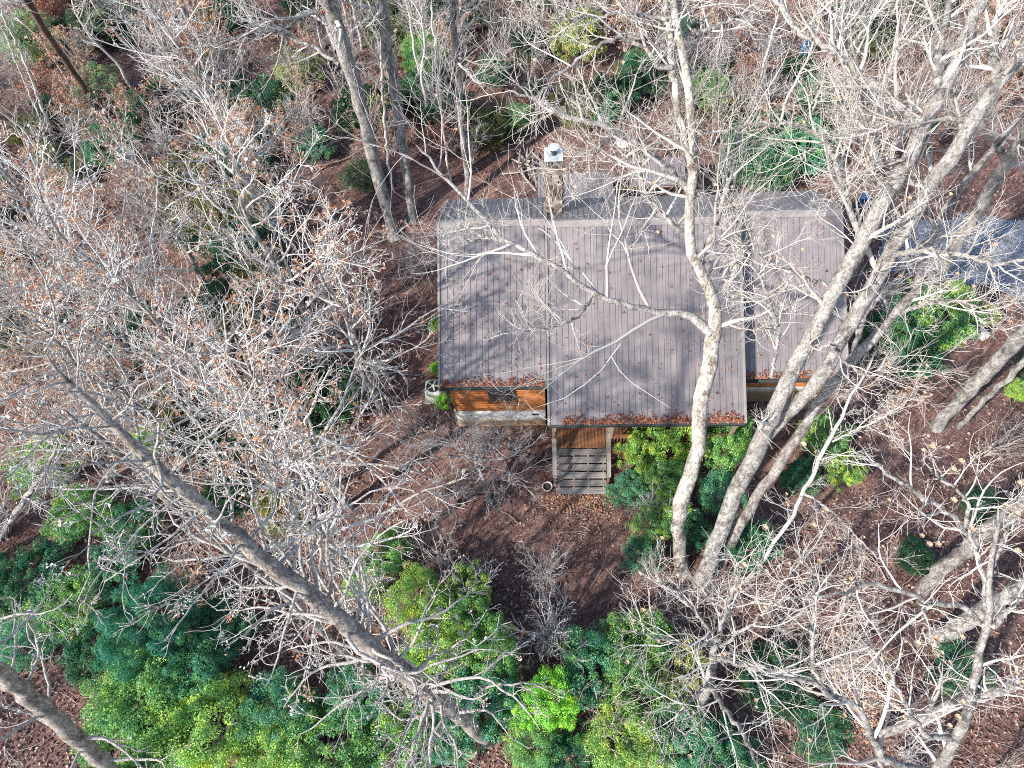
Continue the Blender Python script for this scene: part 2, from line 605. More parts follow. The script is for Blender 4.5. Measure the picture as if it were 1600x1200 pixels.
def seed_mesh(name, p, rng, size=0.09):
    """upright cone-shaped seed heads made of spread bracts"""
    n = len(p)
    k = 6
    a = np.arange(k) * 2 * math.pi / k
    s = (size * rng.uniform(0.6, 1.3, n))[:, None, None]
    out = np.stack([np.cos(a), np.sin(a), np.full(k, 1.0)], -1)[None]
    side = np.stack([-np.sin(a), np.cos(a), np.zeros(k)], -1)[None]
    base = p[:, None, :]
    A = base + side * s * 0.15
    B_ = base - side * s * 0.15
    C = base + out * s * np.array([0.75, 0.75, 1.0]) - side * s * 0.3
    D = base + out * s * np.array([0.75, 0.75, 1.0]) + side * s * 0.3
    V = np.stack([A, B_, C, D], 2)
    return npmesh(name, V.reshape(-1, 3), np.arange(n * k * 4).reshape(-1, 4))


def tips(groups, frac, rng, k=-1):
    P = np.concatenate([g[0][:, k] for g in groups])
    return P[rng.random(len(P)) < frac]

# ================================================================== SETTING
gx = np.concatenate([[-600, -250, -120, -75], np.arange(-52, 46.1, 0.6), [70, 120, 250, 600]])
gy = np.concatenate([[-600, -250, -100, -40], np.arange(-14, 62.1, 0.6), [90, 150, 300, 600]])
X, Y = np.meshgrid(gx, gy, indexing='ij')
Z = gz(X, Y) + RNG.normal(size=X.shape) * 0.015
nx, ny = X.shape
ids = np.arange(nx * ny).reshape(nx, ny)
Fq = np.stack([ids[:-1, :-1], ids[1:, :-1], ids[1:, 1:], ids[:-1, 1:]], -1).reshape(-1, 4)
g_o = link('ground', npmesh('ground', np.stack([X, Y, Z], -1).reshape(-1, 3), Fq, True), MAT['ground'], kind='structure')


def inside(poly, x, y):
    poly = np.asarray(poly)[:, :2]
    r = np.zeros(np.shape(x), bool)
    j = len(poly) - 1
    for i in range(len(poly)):
        xi, yi = poly[i]
        xj, yj = poly[j]
        c_ = ((yi > y) != (yj > y)) & (x < (xj - xi) * (y - yi) / (yj - yi + 1e-12) + xi)
        r ^= c_
        j = i
    return r


DRIVE = [ground(*q) for q in ((1400, 430), (1350, 395), (1385, 352), (1450, 338), (1800, 325), (1800, 540), (1640, 520), (1580, 478), (1530, 450), (1450, 436))]
s = 0.22
dx = np.arange(9, 42, s)
dy = np.arange(8, 34, s)
DX, DY = np.meshgrid(dx, dy, indexing='ij')
keep = inside(DRIVE, DX + 0.25 * np.sin(DY * 2.1), DY + 0.25 * np.sin(DX * 1.7))
idg = np.arange(DX.size).reshape(DX.shape)
k = keep[:-1, :-1] & keep[1:, :-1] & keep[1:, 1:] & keep[:-1, 1:]
Fd = np.stack([idg[:-1, :-1], idg[1:, :-1], idg[1:, 1:], idg[:-1, 1:]], -1)[k]
DZ = gz(DX, DY) + 0.06 + RNG.random(DX.shape) * 0.025
link('gravel_drive', npmesh('gravel_drive', np.stack([DX, DY, DZ], -1).reshape(-1, 3), Fd, True), MAT['gravel'], kind='structure')

YARD = [ground(*q) for q in ((590, 620), (560, 700), (640, 830), (760, 850), (850, 880), (880, 1000), (990, 1000), (1010, 900), (1200, 900), (1260, 800), (1330, 760),
                             (1480, 700), (1560, 560), (1560, 400), (1420, 280), (1100, 230), (930, 190), (780, 230), (690, 300), (650, 380), (660, 560))]
HOUSE = [(-4.6, 13.5), (-0.2, 13.5), (-0.2, 10.6), (2.6, 10.6), (2.6, 12), (7.6, 12), (7.6, 13.7), (11.5, 13.7), (11.5, 23.4), (-4.6, 23.4)]

# ================================================================== CABIN
cabin = thing('log_cabin', 'stained log cabin with brown ribbed metal roof and stone chimney', 'cabin', (3.5, 16.5, 0))


def wloc(o):
    v_ = Vector((0, 0, 0))
    while o is not None:
        v_ += o.location
        o = o.parent
    return v_


def put(o, parent, c):
    o.parent = parent
    o.location = Vector(c) - wloc(parent)
    return o


def pbox(name, c, s_, mat, parent, bev=0.0, rot=None, me=None):
    o = link(name, me or boxmesh(name, s_, bev), None if me else mat)
    put(o, parent, c)
    if rot is not None:
        o.rotation_euler = rot
    return o


def panel_mesh(wd, ln):
    """ribbed sheet, ridge edge at y=0, running to y=-ln"""
    prof = []
    x_ = 0.0
    pitch = 0.2286
    while x_ < wd - 0.02:
        for dx_, h in ((0, 0), (0.1, 0), (0.102, 0.02), (0.118, 0.02), (0.12, 0)):
            if x_ + dx_ <= wd:
                prof.append((x_ + dx_, h))
        x_ += pitch
    prof.append((wd, 0.004))
    P = np.array(prof)
    V = np.concatenate([np.column_stack([P[:, 0], np.zeros(len(P)), P[:, 1]]), np.column_stack([P[:, 0], np.full(len(P), -ln), P[:, 1]])])
    n = len(P)
    Fp = np.array([[i, i + n, i + n + 1, i + 1] for i in range(n - 1)])
    return npmesh('roof_panel', V, Fp)


def gable(x0, x1, yr, zr, fy, by, tf, tb, trim_l, trim_r):
    """one gabled roof: slab with fascia, ribbed panels front and back, ridge cap, barge boards"""
    fz, bz = zr - tf * (yr - fy), zr - tb * (by - yr)
    th = 0.16
    V = []
    for x_ in (x0, x1):
        V += [(x_, fy, fz), (x_, yr, zr), (x_, by, bz), (x_, by, bz - th), (x_, yr, zr - th), (x_, fy, fz - th)]
    me = bpy.data.meshes.new('roof')
    me.from_pydata(V, [], [(0, 1, 7, 6), (1, 2, 8, 7), (2, 3, 9, 8), (3, 4, 10, 9), (4, 5, 11, 10), (5, 0, 6, 11), (0, 5, 4, 1), (1, 4, 3, 2), (6, 7, 10, 11), (7, 8, 9, 10)])
    r_ = link('roof', me, MAT['darktrim'])
    put(r_, cabin, (0, 0, 0))
    lf, lb = math.hypot(yr - fy, zr - fz) + 0.06, math.hypot(by - yr, zr - bz) + 0.06
    PW = 0.9144
    n = int(math.ceil((x1 - x0) / PW))
    for side in (0, 1):
        ln = lf if side == 0 else lb
        full = panel_mesh(PW - 0.006, ln)
        full.materials.append(MAT['roof'])
        for i in range(n):
            wd = min(PW, x1 - x0 - i * PW)
            if wd < 0.1:
                continue
            me = full
            if wd < PW - 0.01:
                me = panel_mesh(wd - 0.006, ln)
                me.materials.append(MAT['roof'])
            p_ = link('roof_panel', me)
            if side == 0:
                put(p_, r_, (x0 + i * PW, yr, zr + 0.012))
                p_.rotation_euler = (math.atan(tf), 0, 0)
            else:
                put(p_, r_, (x0 + i * PW + wd, yr, zr + 0.012))
                p_.rotation_euler = (math.atan(tb), 0, math.pi)
    bm = bmesh.new()
    for sg, tt in ((-1, tf), (1, tb)):
        a = math.atan(tt)
        box(bm, (0, sg * 0.13 * math.cos(a), -0.13 * math.sin(a) + 0.055), (x1 - x0 + 0.06, 0.27, 0.014), Matrix.Rotation(-sg * a, 3, 'X'))
    o = fin('ridge_cap', bm, MAT['trim'])
    put(o, r_, ((x0 + x1) / 2, yr, zr))
    for x_, on in ((x0, trim_l), (x1, trim_r)):
        if not on:
            continue
        for sg, tt, ln in ((-1, tf, lf), (1, tb, lb)):
            a = math.atan(tt)
            c = ((x_), yr + sg * ln * 0.5 * math.cos(a), zr - ln * 0.5 * math.sin(a) - 0.04)
            pbox('barge_board', c, (0.09, ln, 0.2), MAT['trim'], r_, 0.006, (-sg * a, 0, 0))
    return fz


XL, XA, XB, XR = -4.36, -0.06, 7.40, 11.5
fzl = gable(XL, XA - 0.05, 19.58, 6.95, 13.72, 22.5, 0.5, 0.6, True, False)
fzc = gable(XA, XB, 19.23, 7.2, 12.19, 22.1, 0.5, 0.6, True, True)
fzr = gable(XB + 0.06, XR, 19.82, 6.80, 13.98, 22.4, 0.5, 0.6, False, True)


def logs(x0, x1, y0, y1, z0, z1, mat, ends=True):
    """stacked round logs along x (y0==y1) or along y (x0==x1)"""
    d = 0.21
    n = int((z1 - z0) / d)
    wl = pbox('wall', ((x0 + x1) / 2, (y0 + y1) / 2, (z0 + z1) / 2), (max(x1 - x0, 0.1), max(y1 - y0, 0.1), z1 - z0), MAT['mortar'], cabin)
    along = 'X' if y0 == y1 else 'Y'
    L = (x1 - x0) if along == 'X' else (y1 - y0)
    bm = bmesh.new()
    cyl(bm, (0, 0, 0), 0.118, 0.118, L, 12, along)
    me = bpy.data.meshes.new('log')
    bm.to_mesh(me)
    bm.free()
    me.materials.append(mat)
    for i in range(n):
        o = link('log', me)
        put(o, wl, ((x0 + x1) / 2, (y0 + y1) / 2, z0 + d * (i + 0.5)))
    return wl


FL = 1.26
wl_front = logs(-4.06, -0.2, 14.12, 14.12, FL, 3.85, MAT['log'])
logs(-4.06, -4.06, 14.3, 22.0, FL, 4.1, MAT['logy'])
logs(0.0, 7.3, 14.75, 14.75, FL, 4.4, MAT['log'])
logs(7.5, 11.2, 15.1, 15.1, FL, 3.8, MAT['log'])
logs(11.2, 11.2, 14.6, 22.0, FL, 4.0, MAT['logy'])
logs(-4.0, 11.2, 22.0, 22.0, FL, 5.0, MAT['log'])
for x_, yr, zr, fy, by in ((-4.06, 19.58, 6.7, 14.3, 22.2), (11.2, 19.82, 6.55, 14.6, 22.1)):
    me = bpy.data.meshes.new('gable_wall')
    zz = 3.7
    V = [(x_ + e, a, h) for e in (-0.06, 0.06) for a, h in ((fy, zz), (by, zz), (by, zr - 0.6 * (by - yr)), (yr, zr), (fy, zr - 0.5 * (yr - fy)))]
    me.from_pydata(V, [], [(0, 1, 2, 3, 4), (9, 8, 7, 6, 5)] + [(i, (i + 1) % 5, (i + 1) % 5 + 5, i + 5) for i in range(5)])
    put(link('gable_wall', me, MAT['logy']), cabin, (0, 0, 0))
# foundation
def found(x0, x1, y0, y1, nm='foundation'):
    return pbox(nm, ((x0 + x1) / 2, (y0 + y1) / 2, (FL - 0.3) / 2), (x1 - x0, y1 - y0, FL + 0.3 - 0.02), MAT['parge'], cabin, 0.01)


fo = found(-4.12, -0.2, 13.94, 14.2)
fo.data.transform(Matrix.Translation((0, 0, 0.48)))
fo.location.z -= 0.48
pbox('foundation_vent', (-0.62, 13.932, 1.08), (0.32, 0.03, 0.13), MAT['black'], fo)
pbox('foundation_vent', (-3.4, 13.932, 1.08), (0.05, 0.03, 0.05), MAT['black'], fo)
for a in ((-4.1, -3.95, 14.25, 22.1), (0.0, 7.3, 14.7, 14.9), (7.45, 11.2, 15.0, 15.2), (11.1, 11.3, 14.6, 22.1), (-3.9, 11.0, 21.95, 22.15)):
    found(*a)
# front window
wn = pbox('window', (-1.98, 13.98, 2.82), (1.1, 0.06, 1.12), MAT['frame'], cabin, 0.006)
for sx in (-1, 1):
    pbox('pane', (-1.98 + sx * 0.26, 13.945, 2.82), (0.44, 0.012, 0.94), MAT['glass'], wn)
pbox('window_sill', (-1.98, 13.93, 2.23), (1.22, 0.14, 0.05), MAT['log'], wn, 0.005)
wr_ = pbox('window', (9.4, 14.96, 2.6), (1.2, 0.06, 1.1), MAT['frame'], cabin, 0.006)
pbox('pane', (9.4, 14.925, 2.6), (1.05, 0.012, 0.95), MAT['glass'], wr_)
dr = pbox('door', (1.3, 14.60, 2.3), (0.95, 0.07, 2.05), MAT['frame'], cabin, 0.01)
pbox('pane', (1.3, 14.555, 2.75), (0.6, 0.012, 0.8), MAT['glass'], dr)
# gutters
for x0, x1, y_, z_ in ((XL - 0.02, XA - 0.06, 13.62, fzl - 0.08), (XA, XB, 12.10, fzc - 0.08), (XB + 0.06, XR, 13.88, fzr - 0.12)):
    me = bpy.data.meshes.new('gutter')
    a = np.linspace(0, math.pi, 7)
    pr = [(-0.065 * math.cos(q), -0.08 * math.sin(q)) for q in a]
    V = [(x_, p_[0], p_[1]) for x_ in (x0, x1) for p_ in pr]
    me.from_pydata(V, [], [(i, i + 1, i + 8, i + 7) for i in range(6)])
    sm = link('gutter', me, MAT['darktrim'])
    sm.modifiers.new('thickness', 'SOLIDIFY').thickness = 0.012
    put(sm, cabin, (0, y_, z_))
pbox('downspout', (-4.2, 13.9, 1.95), (0.08, 0.08, 3.75), MAT['darktrim'], cabin, 0.01)
# porch
porch = pbox('porch_deck', (3.7, 13.47, 1.08), (7.2, 2.2, 0.2), MAT['rail'], cabin)
bme = boxmesh('deck_board', (0.136, 2.34, 0.035), 0.004)
bme.materials.append(MAT['deck'])
for i in range(50):
    pbox('deck_board', (0.17 + i * 0.144, 13.45, 1.205), None, None, porch, me=bme)
pme = boxmesh('porch_post', (0.13, 0.13, 2.42), 0.008)
pme.materials.append(MAT['post'])
for x_ in (0.12, 2.42, 4.8, 7.2):
    pbox('porch_post', (x_, 12.36, 2.42), None, None, porch, me=pme)
for x0, x1 in ((2.5, 4.73), (4.87, 7.13)):
    rl_ = pbox('porch_rail', ((x0 + x1) / 2, 12.34, 2.14), (x1 - x0, 0.15, 0.045), MAT['rail'], cabin, 0.004)
    pbox('bottom_rail', ((x0 + x1) / 2, 12.34, 1.36), (x1 - x0, 0.06, 0.09), MAT['rail'], rl_, 0.004)
    bal = boxmesh('baluster', (0.04, 0.04, 0.72), 0.003)
    bal.materials.append(MAT['rail'])
    for i in range(int((x1 - x0) / 0.13)):
        pbox('baluster', (x0 + 0.09 + i * 0.13, 12.34, 1.76), None, None, rl_, me=bal)
skm = boxmesh('skirt_board', (0.13, 0.03, 0.95), 0.003)
skm.materials.append(MAT['deck'])
for i in range(36):
    pbox('skirt_board', (2.5 + i * 0.137, 12.3, 0.5), None, None, porch, me=skm)

# chimney (stones set one by one on a mortar core)
CX, CY = 0.27, 20.65
ch = pbox('chimney', (CX, CY, 4.6), (0.62, 0.6, 9.0), MAT['mortar'], cabin)
rng = np.random.default_rng(3)
bm = bmesh.new()
for face in range(4):
    half = 0.31 if face % 2 == 0 else 0.30
    wid = 0.66
    z_ = 4.6
    while z_ < 9.0:
        h = rng.uniform(0.12, 0.24)
        x_ = -wid / 2
        while x_ < wid / 2 - 0.05:
            ww = min(rng.uniform(0.14, 0.32), wid / 2 - x_)
            c = Vector((x_ + ww / 2, -half - 0.02 + rng.uniform(-0.02, 0.015), z_ + h / 2))
            R3 = Matrix.Rotation(face * math.pi / 2, 3, 'Z')
            g = box(bm, (0, 0, 0), (ww - 0.02, 0.14, h - 0.02), None)
            for v_ in g:
                v_.co += Vector(rng.normal(size=3) * 0.012)
            bmesh.ops.translate(bm, vec=c, verts=g)
            bmesh.ops.rotate(bm, cent=(0, 0, 0), matrix=R3, verts=g)
            x_ += ww
        z_ += h
o = fin('stonework', bm, MAT['stone'])
o['kind'] = 'stuff'
put(o, ch, (CX, CY, 0))
cap = pbox('chimney_cap', (CX, CY, 9.30), (0.7, 0.7, 0.06), MAT['galv'], ch, 0.01)
pbox('cap_collar', (CX, CY, 9.2), (0.6, 0.58, 0.12), MAT['darktrim'], cap)
bm = bmesh.new()
cyl(bm, (0, 0, 0.13), 0.12, 0.12, 0.26, 16)
o = fin('flue', bm, MAT['darktrim'])
put(o, cap, (CX, CY, 9.33))
bm = bmesh.new()
cyl(bm, (0, 0, 0.0), 0.2, 0.19, 0.035, 24)
cyl(bm, (0, 0, 0.04), 0.16, 0.04, 0.05, 24)
o = fin('rain_cap', bm, MAT['galv'])
put(o, cap, (CX, CY, 9.66))

# ------------------------------------------------------------------ steps
st = thing('porch_steps', 'weathered grey timber steps with open risers up to the porch', 'steps', (1.22, 11.55, 0))
tm = boxmesh('tread', (2.1, 0.136, 0.045), 0.005)
tm.materials.append(MAT['tread'])
for i in range(6):
    y_, z_ = 12.14 - i * 0.268, 1.09 - i * 0.185
    for k_ in (0, 1):
        o = pbox('tread', (1.24 + RNG.normal() * 0.008, y_ + 0.068 - k_ * 0.14, z_), None, None, st, me=tm)
        o.rotation_euler = (0, 0, RNG.normal() * 0.003)
for x_ in (0.32, 0.95, 1.55, 2.18):
    pbox('stringer', (x_, 11.5, 0.5), (0.045, 1.95, 0.18), MAT['post'], st, 0.004, (math.atan(0.69), 0, 0))
for x_ in (0.15, 2.34):
    L = 2.1
    hr = pbox('handrail', (x_, 11.84, 1.78), (0.17, L, 0.045), MAT['handrail'], st, 0.006, (math.atan(0.62), 0, 0))
    for y_, zt in ((12.2, 2.0), (11.02, 1.28)):
        pbox('post', (x_, y_, zt / 2 - 0.02), (0.1, 0.1, zt), MAT['post'], st, 0.005)

# ------------------------------------------------------------------ small things round the house
ac = thing('air_conditioner', 'beige green air conditioning unit with fan beside the cabin corner', 'air conditioner', (-5.22, 15.55, 0))
pbox('concrete_pad', (-5.22, 15.55, 0.04), (0.95, 0.95, 0.1), MAT['rock'], ac, 0.01)
body = pbox('casing', (-5.22, 15.55, 0.46), (0.76, 0.76, 0.72), MAT['acmetal'], ac, 0.09)
for i in range(9):
    for sy in (-1, 1):
        pbox('louvre', (-5.22, 15.55 + sy * 0.383, 0.2 + i * 0.065), (0.5, 0.012, 0.03), MAT['acmetal'], body)
bm = bmesh.new()
cyl(bm, (0, 0, 0), 0.31, 0.31, 0.02, 28)
o = fin('fan_well', bm, MAT['black'])
put(o, ac, (-5.22, 15.55, 0.826))
bm = bmesh.new()
for i in range(5):
    g = box(bm, (0.16, 0, 0), (0.22, 0.07, 0.008), Matrix.Rotation(0.35, 3, 'X'))
    bmesh.ops.rotate(bm, cent=(0, 0, 0), matrix=Matrix.Rotation(i * 2 * math.pi / 5, 3, 'Z'), verts=g)
cyl(bm, (0, 0, 0.0), 0.07, 0.07, 0.06, 12)
o = fin('fan', bm, MAT['acmetal'])
put(o, ac, (-5.22, 15.55, 0.87))
bm = bmesh.new()
for rr_ in (0.32, 0.22, 0.12):
    for i in range(24):
        a = i * 2 * math.pi / 24
        box(bm, (rr_ * math.cos(a), rr_ * math.sin(a), 0), (0.012, 2 * rr_ * math.pi / 24, 0.01), Matrix.Rotation(a, 3, 'Z'))
o = fin('fan_guard', bm, MAT['blade'])
put(o, ac, (-5.22, 15.55, 0.91))

pl = thing('planter', 'small round grey planter at the foot of the steps', 'planter', (-0.16, 10.95, 0))
bm = bmesh.new()
g0 = [(0.13, 0), (0.2, 0.3), (0.215, 0.32), (0.19, 0.32), (0.175, 0.24)]
seg = 20
vr = [[bm.verts.new((r_ * math.cos(q * 2 * math.pi / seg), r_ * math.sin(q * 2 * math.pi / seg), z_)) for q in range(seg)] for r_, z_ in g0]
for a, b_ in zip(vr[:-1], vr[1:]):
    for q in range(seg):
        bm.faces.new((a[q], a[(q + 1) % seg], b_[(q + 1) % seg], b_[q]))
fin('pot', bm, MAT['terracotta'], pl, True)
bm = bmesh.new()
cyl(bm, (0, 0, 0.235), 0.18, 0.18, 0.02, 20)
fin('soil', bm, MAT['soil'], pl)

sh = thing('lean_to', 'low brown ribbed metal roof of a lean to behind the chimney', 'shed', (1.4, 25.2, 0))
for i in range(4):
    me = panel_mesh(0.9, 2.0)
    me.materials.append(MAT['roof'])
    o = link('roof_panel', me)
    put(o, sh, (-0.45 + i * 0.9144, 26.2, 3.1))
    o.rotation_euler = (0.06, 0, 0)
pbox('roof_deck', (1.38, 25.2, 2.95), (3.6, 1.95, 0.1), MAT['deck'], sh, 0, (0.06, 0, 0))
for x_ in (-0.3, 3.1):
    for y_ in (24.4, 26.0):
        pbox('post', (x_, y_, 1.45), (0.12, 0.12, 2.9), MAT['post'], sh, 0.005)
sh2 = thing('woodshed', 'weathered low shed roof right of the lean to half hidden by twigs', 'shed', (5.4, 26.6, 0))
for i in range(3):
    me = panel_mesh(0.9, 1.7)
    me.materials.append(MAT['roof'])
    o = link('roof_panel', me)
    put(o, sh2, (4.1 + i * 0.9144, 27.4, 2.75))
    o.rotation_euler = (0.12, 0, 0)
pbox('roof_deck', (5.45, 26.6, 2.5), (2.75, 1.7, 0.1), MAT['deck'], sh2, 0, (0.12, 0, 0))
for x_ in (4.25, 6.65):
    for y_ in (25.9, 27.3):
        pbox('post', (x_, y_, 1.2), (0.12, 0.12, 2.4), MAT['post'], sh2, 0.005)

q = at(972, 222, 3.4)
sd_ = thing('satellite_dish', 'small pale satellite dish on a pole behind the cabin', 'dish', (q[0], q[1], float(gz(q[0], q[1]))))
bm = bmesh.new()
V = [[bm.verts.new((0.32 * rr_ * math.cos(a), 0.32 * rr_ * math.sin(a), 0.1 * rr_ * rr_)) for a in np.linspace(0, 2 * math.pi, 18, endpoint=False)] for rr_ in (0.35, 0.7, 1.0)]
c0 = bm.verts.new((0, 0, 0))
for i in range(18):
    bm.faces.new((c0, V[0][i], V[0][(i + 1) % 18]))
    for a, b_ in ((0, 1), (1, 2)):
        bm.faces.new((V[a][i], V[b_][i], V[b_][(i + 1) % 18], V[a][(i + 1) % 18]))
o = fin('reflector', bm, MAT['white'], None, True)
o.modifiers.new('thickness', 'SOLIDIFY').thickness = 0.012
o.rotation_euler = (0.7, 0, 0.3)
put(o, sd_, (q[0], q[1], 3.4))
bm = bmesh.new()
cyl(bm, (0, 0, 0), 0.03, 0.03, 3.4, 8)
put(fin('pole', bm, MAT['darktrim']), sd_, (q[0], q[1], 1.68))
bm = bmesh.new()
box(bm, (0, -0.12, 0.2), (0.02, 0.02, 0.42), Matrix.Rotation(0.5, 3, 'X'))
box(bm, (0, -0.22, 0.38), (0.06, 0.06, 0.1))
put(fin('feed_arm', bm, MAT['darktrim']), sd_, (q[0], q[1], 3.4))


def barrel(px, py, label):
    p = ground(px, py)
    root = thing('barrel', label, 'barrel', p)
    bm = bmesh.new()
    pr = [(0.0, 0), (0.27, 0), (0.29, 0.04), (0.29, 0.28), (0.305, 0.3), (0.29, 0.32), (0.29, 0.58), (0.305, 0.6), (0.29, 0.62), (0.29, 0.84), (0.27, 0.88)]
    vr = [[bm.verts.new((r_ * math.cos(k_ * math.pi / 10), r_ * math.sin(k_ * math.pi / 10), z_)) for k_ in range(20)] for r_, z_ in pr[1:]]
    for a, b_ in zip(vr[:-1], vr[1:]):
        for k_ in range(20):
            bm.faces.new((a[k_], a[(k_ + 1) % 20], b_[(k_ + 1) % 20], b_[k_]))
    fin('drum', bm, MAT['blue'], root, True)
    bm = bmesh.new()
    cyl(bm, (0, 0, 0.865), 0.275, 0.275, 0.02, 20)
    cyl(bm, (0.15, 0, 0.885), 0.04, 0.04, 0.03, 10)
    fin('lid', bm, MAT['blue'], root)


barrel(1343, 326, 'blue plastic barrel near the right rear corner of the cabin')
barrel(1254, 88, 'blue plastic barrel far off in the woods behind the cabin')

p = ground(833, 268)
bp = thing('brush_pile', 'heap of cut logs and sticks left of the chimney', 'brush pile', p)
rng = np.random.default_rng(12)
for i in range(34):
    L = rng.uniform(0.7, 2.2)
    a = rng.uniform(0, math.pi)
    P0 = np.array([rng.normal() * 0.55, rng.normal() * 0.6, 0.08 + rng.random() * 0.4])
    dv = np.array([math.cos(a), math.sin(a), rng.normal() * 0.12]) * L / 2
    P = np.stack([P0 - dv, P0 + rng.normal(size=3) * 0.04, P0 + dv])[None]
    r0 = rng.uniform(0.02, 0.07)
    o = link('stick', tubes([(P, np.array([[r0, r0 * 0.95, r0 * 0.8]]), 7)], 'stick'), MAT['grey' if i % 3 else 'deadwood'], bp)

for i, (px, py, s_, lb) in enumerate(((1535, 524, 0.28, 'pale rock at the edge of the gravel drive beside the yellow green shrub'), (1105, 1000, 0.22, 'small pale stone among bare twigs below the pale trunk'))):
    p = ground(px, py)
    bm = bmesh.new()
    bmesh.ops.create_icosphere(bm, subdivisions=2, radius=s_)
    for v_ in bm.verts:
        v_.co *= 1 + 0.25 * math.sin(v_.co.x * 17 + i) * math.cos(v_.co.y * 13)
        v_.co.z *= 0.65
    o = fin('rock', bm, MAT['rock'])
    o.location = (p[0], p[1], p[2] + s_ * 0.3)
    tag(o, lb, 'rock')
# a felled log by the pair of slim trunks
q0, q1 = ground(1450, 640), ground(1510, 585)
P, R = resample([q0 + [0, 0, .14], (q0 + q1) / 2 + [0, 0, .17], q1 + [0, 0, .14]], [0.15, 0.14, 0.12], 8, 0.02)
o = link('fallen_log', tubes([(P[None], R[None], 9)], 'fallen_log'), MAT['brown'])
tag(o, 'short dark log lying on bare soil beside the twin trunks', 'log')

# ================================================================== TREES
TRI = 0


def P3(pts, k=1.0):
    """(px, py, width px, height above datum) -> points and radii; height None = on the ground"""
    P, R = [], []
    for px, py, w_, z_ in pts:
        p = ground(px, py) - np.array([0, 0, 0.15]) if z_ is None else at(px, py, z_)
        P.append(p)
        R.append(rad(p, w_ * k))
    return np.array(P), np.array(R)


def tree(name, label, stems, limbs=(), seed=1, mat='poplar', twig='twig', t_lv=(10, 0.45, 1.0, 1.0, 3.0), l_lv=(12, 0.12, 1.0, 0.85, 0.42),
         sub=((6, 0.65), (5, 0.62)), rmin=0.006, wig=0.12, trop=0.05, seeds=0.0, leaves=0, leafmat_='oakleaf', leafsize=0.13, lichen=0.0, cat='tree', group=None, rough=0.03, twig_len_taper=0.5, smat=None, wk=0.6, lk=0.65):
    rng = np.random.default_rng(seed)
    K = 32
    SP, SR = [], []
    for s_ in stems:
        P, R = s_ if isinstance(s_, tuple) else P3(s_, wk)
        P, R = resample(P, R, K, rough, rng)
        if P[0][2] < 3:
            R[0] *= 1.35
            R[1] *= 1.12
        R[-1] *= 0.1
        SP.append(P)
        SR.append(R * (1 + rng.normal(size=K) * 0.03))
    base = SP[0][0].copy()
    root = thing(name, label, cat, base, group)
    LP, LR = [], []
    for s_ in limbs:
        P, R = s_ if isinstance(s_, tuple) else P3(s_, lk)
        P, R = resample(P, R, K, rough * 0.9, rng)
        R[-1] *= 0.1
        LP.append(P)
        LR.append(R)
    SP, SR = np.array(SP) - base, np.array(SR)
    link('trunk', tubes([(SP, SR, 12)], 'trunk'), MAT[mat], root)
    lev = []
    n, t0, t1, ang, ln = t_lv
    if n:
        lev.append(spawn(SP, SR, n, t0, t1, ang, ln, 9, wig, trop, 0.42, rmin * 1.6, rng, True, twig_len_taper))
    big = list(lev)
    if LP:
        LP, LR = np.array(LP) - base, np.array(LR)
        for a, b_ in zip(LP, LR):
            link('limb', tubes([(a[None], b_[None], 9)], 'limb'), MAT[smat or mat], root)
        n, t0, t1, ang, ln = l_lv
        lev.append(spawn(LP, LR, n, t0, t1, ang, ln, 9, wig, trop, 0.6, rmin * 1.4, rng))
    groups = [(a, b_, 5) for a, b_ in lev]
    cur = lev
    last = []
    for k_, (n, ln) in enumerate(sub):
        nxt = []
        for a, b_ in cur:
            nxt.append(spawn(a, b_, n, 0.15, 1.0, 0.75, ln, 7 if k_ == 0 else 6, wig * 1.15, trop, 0.5, rmin, rng, False, 0.3))
        groups += [(a, b_, 4 if k_ == 0 else 3) for a, b_ in nxt]
        cur = nxt
    crown = link('crown', tubes(groups, 'crown'), MAT[twig], root, 'stuff')
    if seeds:
        tp = tips(cur, seeds, rng)
        if len(tp):
            link('seed_heads', seed_mesh('seed_heads', tp, rng, 0.062), MAT['seed'], root, 'stuff')
    if leaves:
        tp = np.concatenate([a[:, k_] for a, _ in cur for k_ in (-1, -2)])
        tp = tp[rng.permutation(len(tp))[:max(1, leaves // 5)]]
        tp = np.repeat(tp, 5, 0)
        link('leaves', leaf_mesh('leaves', tp, rng, leafsize, 0.6, 0.09), MAT[leafmat_], root, 'stuff')
    if lichen:
        tp = np.concatenate([a[:, k_] for a, _ in (big + cur) for k_ in (-1, -2)])
        tp = tp[rng.random(len(tp)) < lichen]
        tp = np.repeat(tp, 4, 0)
        link('lichen', leaf_mesh('lichen', tp, rng, 0.10, 0.8, 0.04), MAT['lichen'], root, 'stuff')
    return root


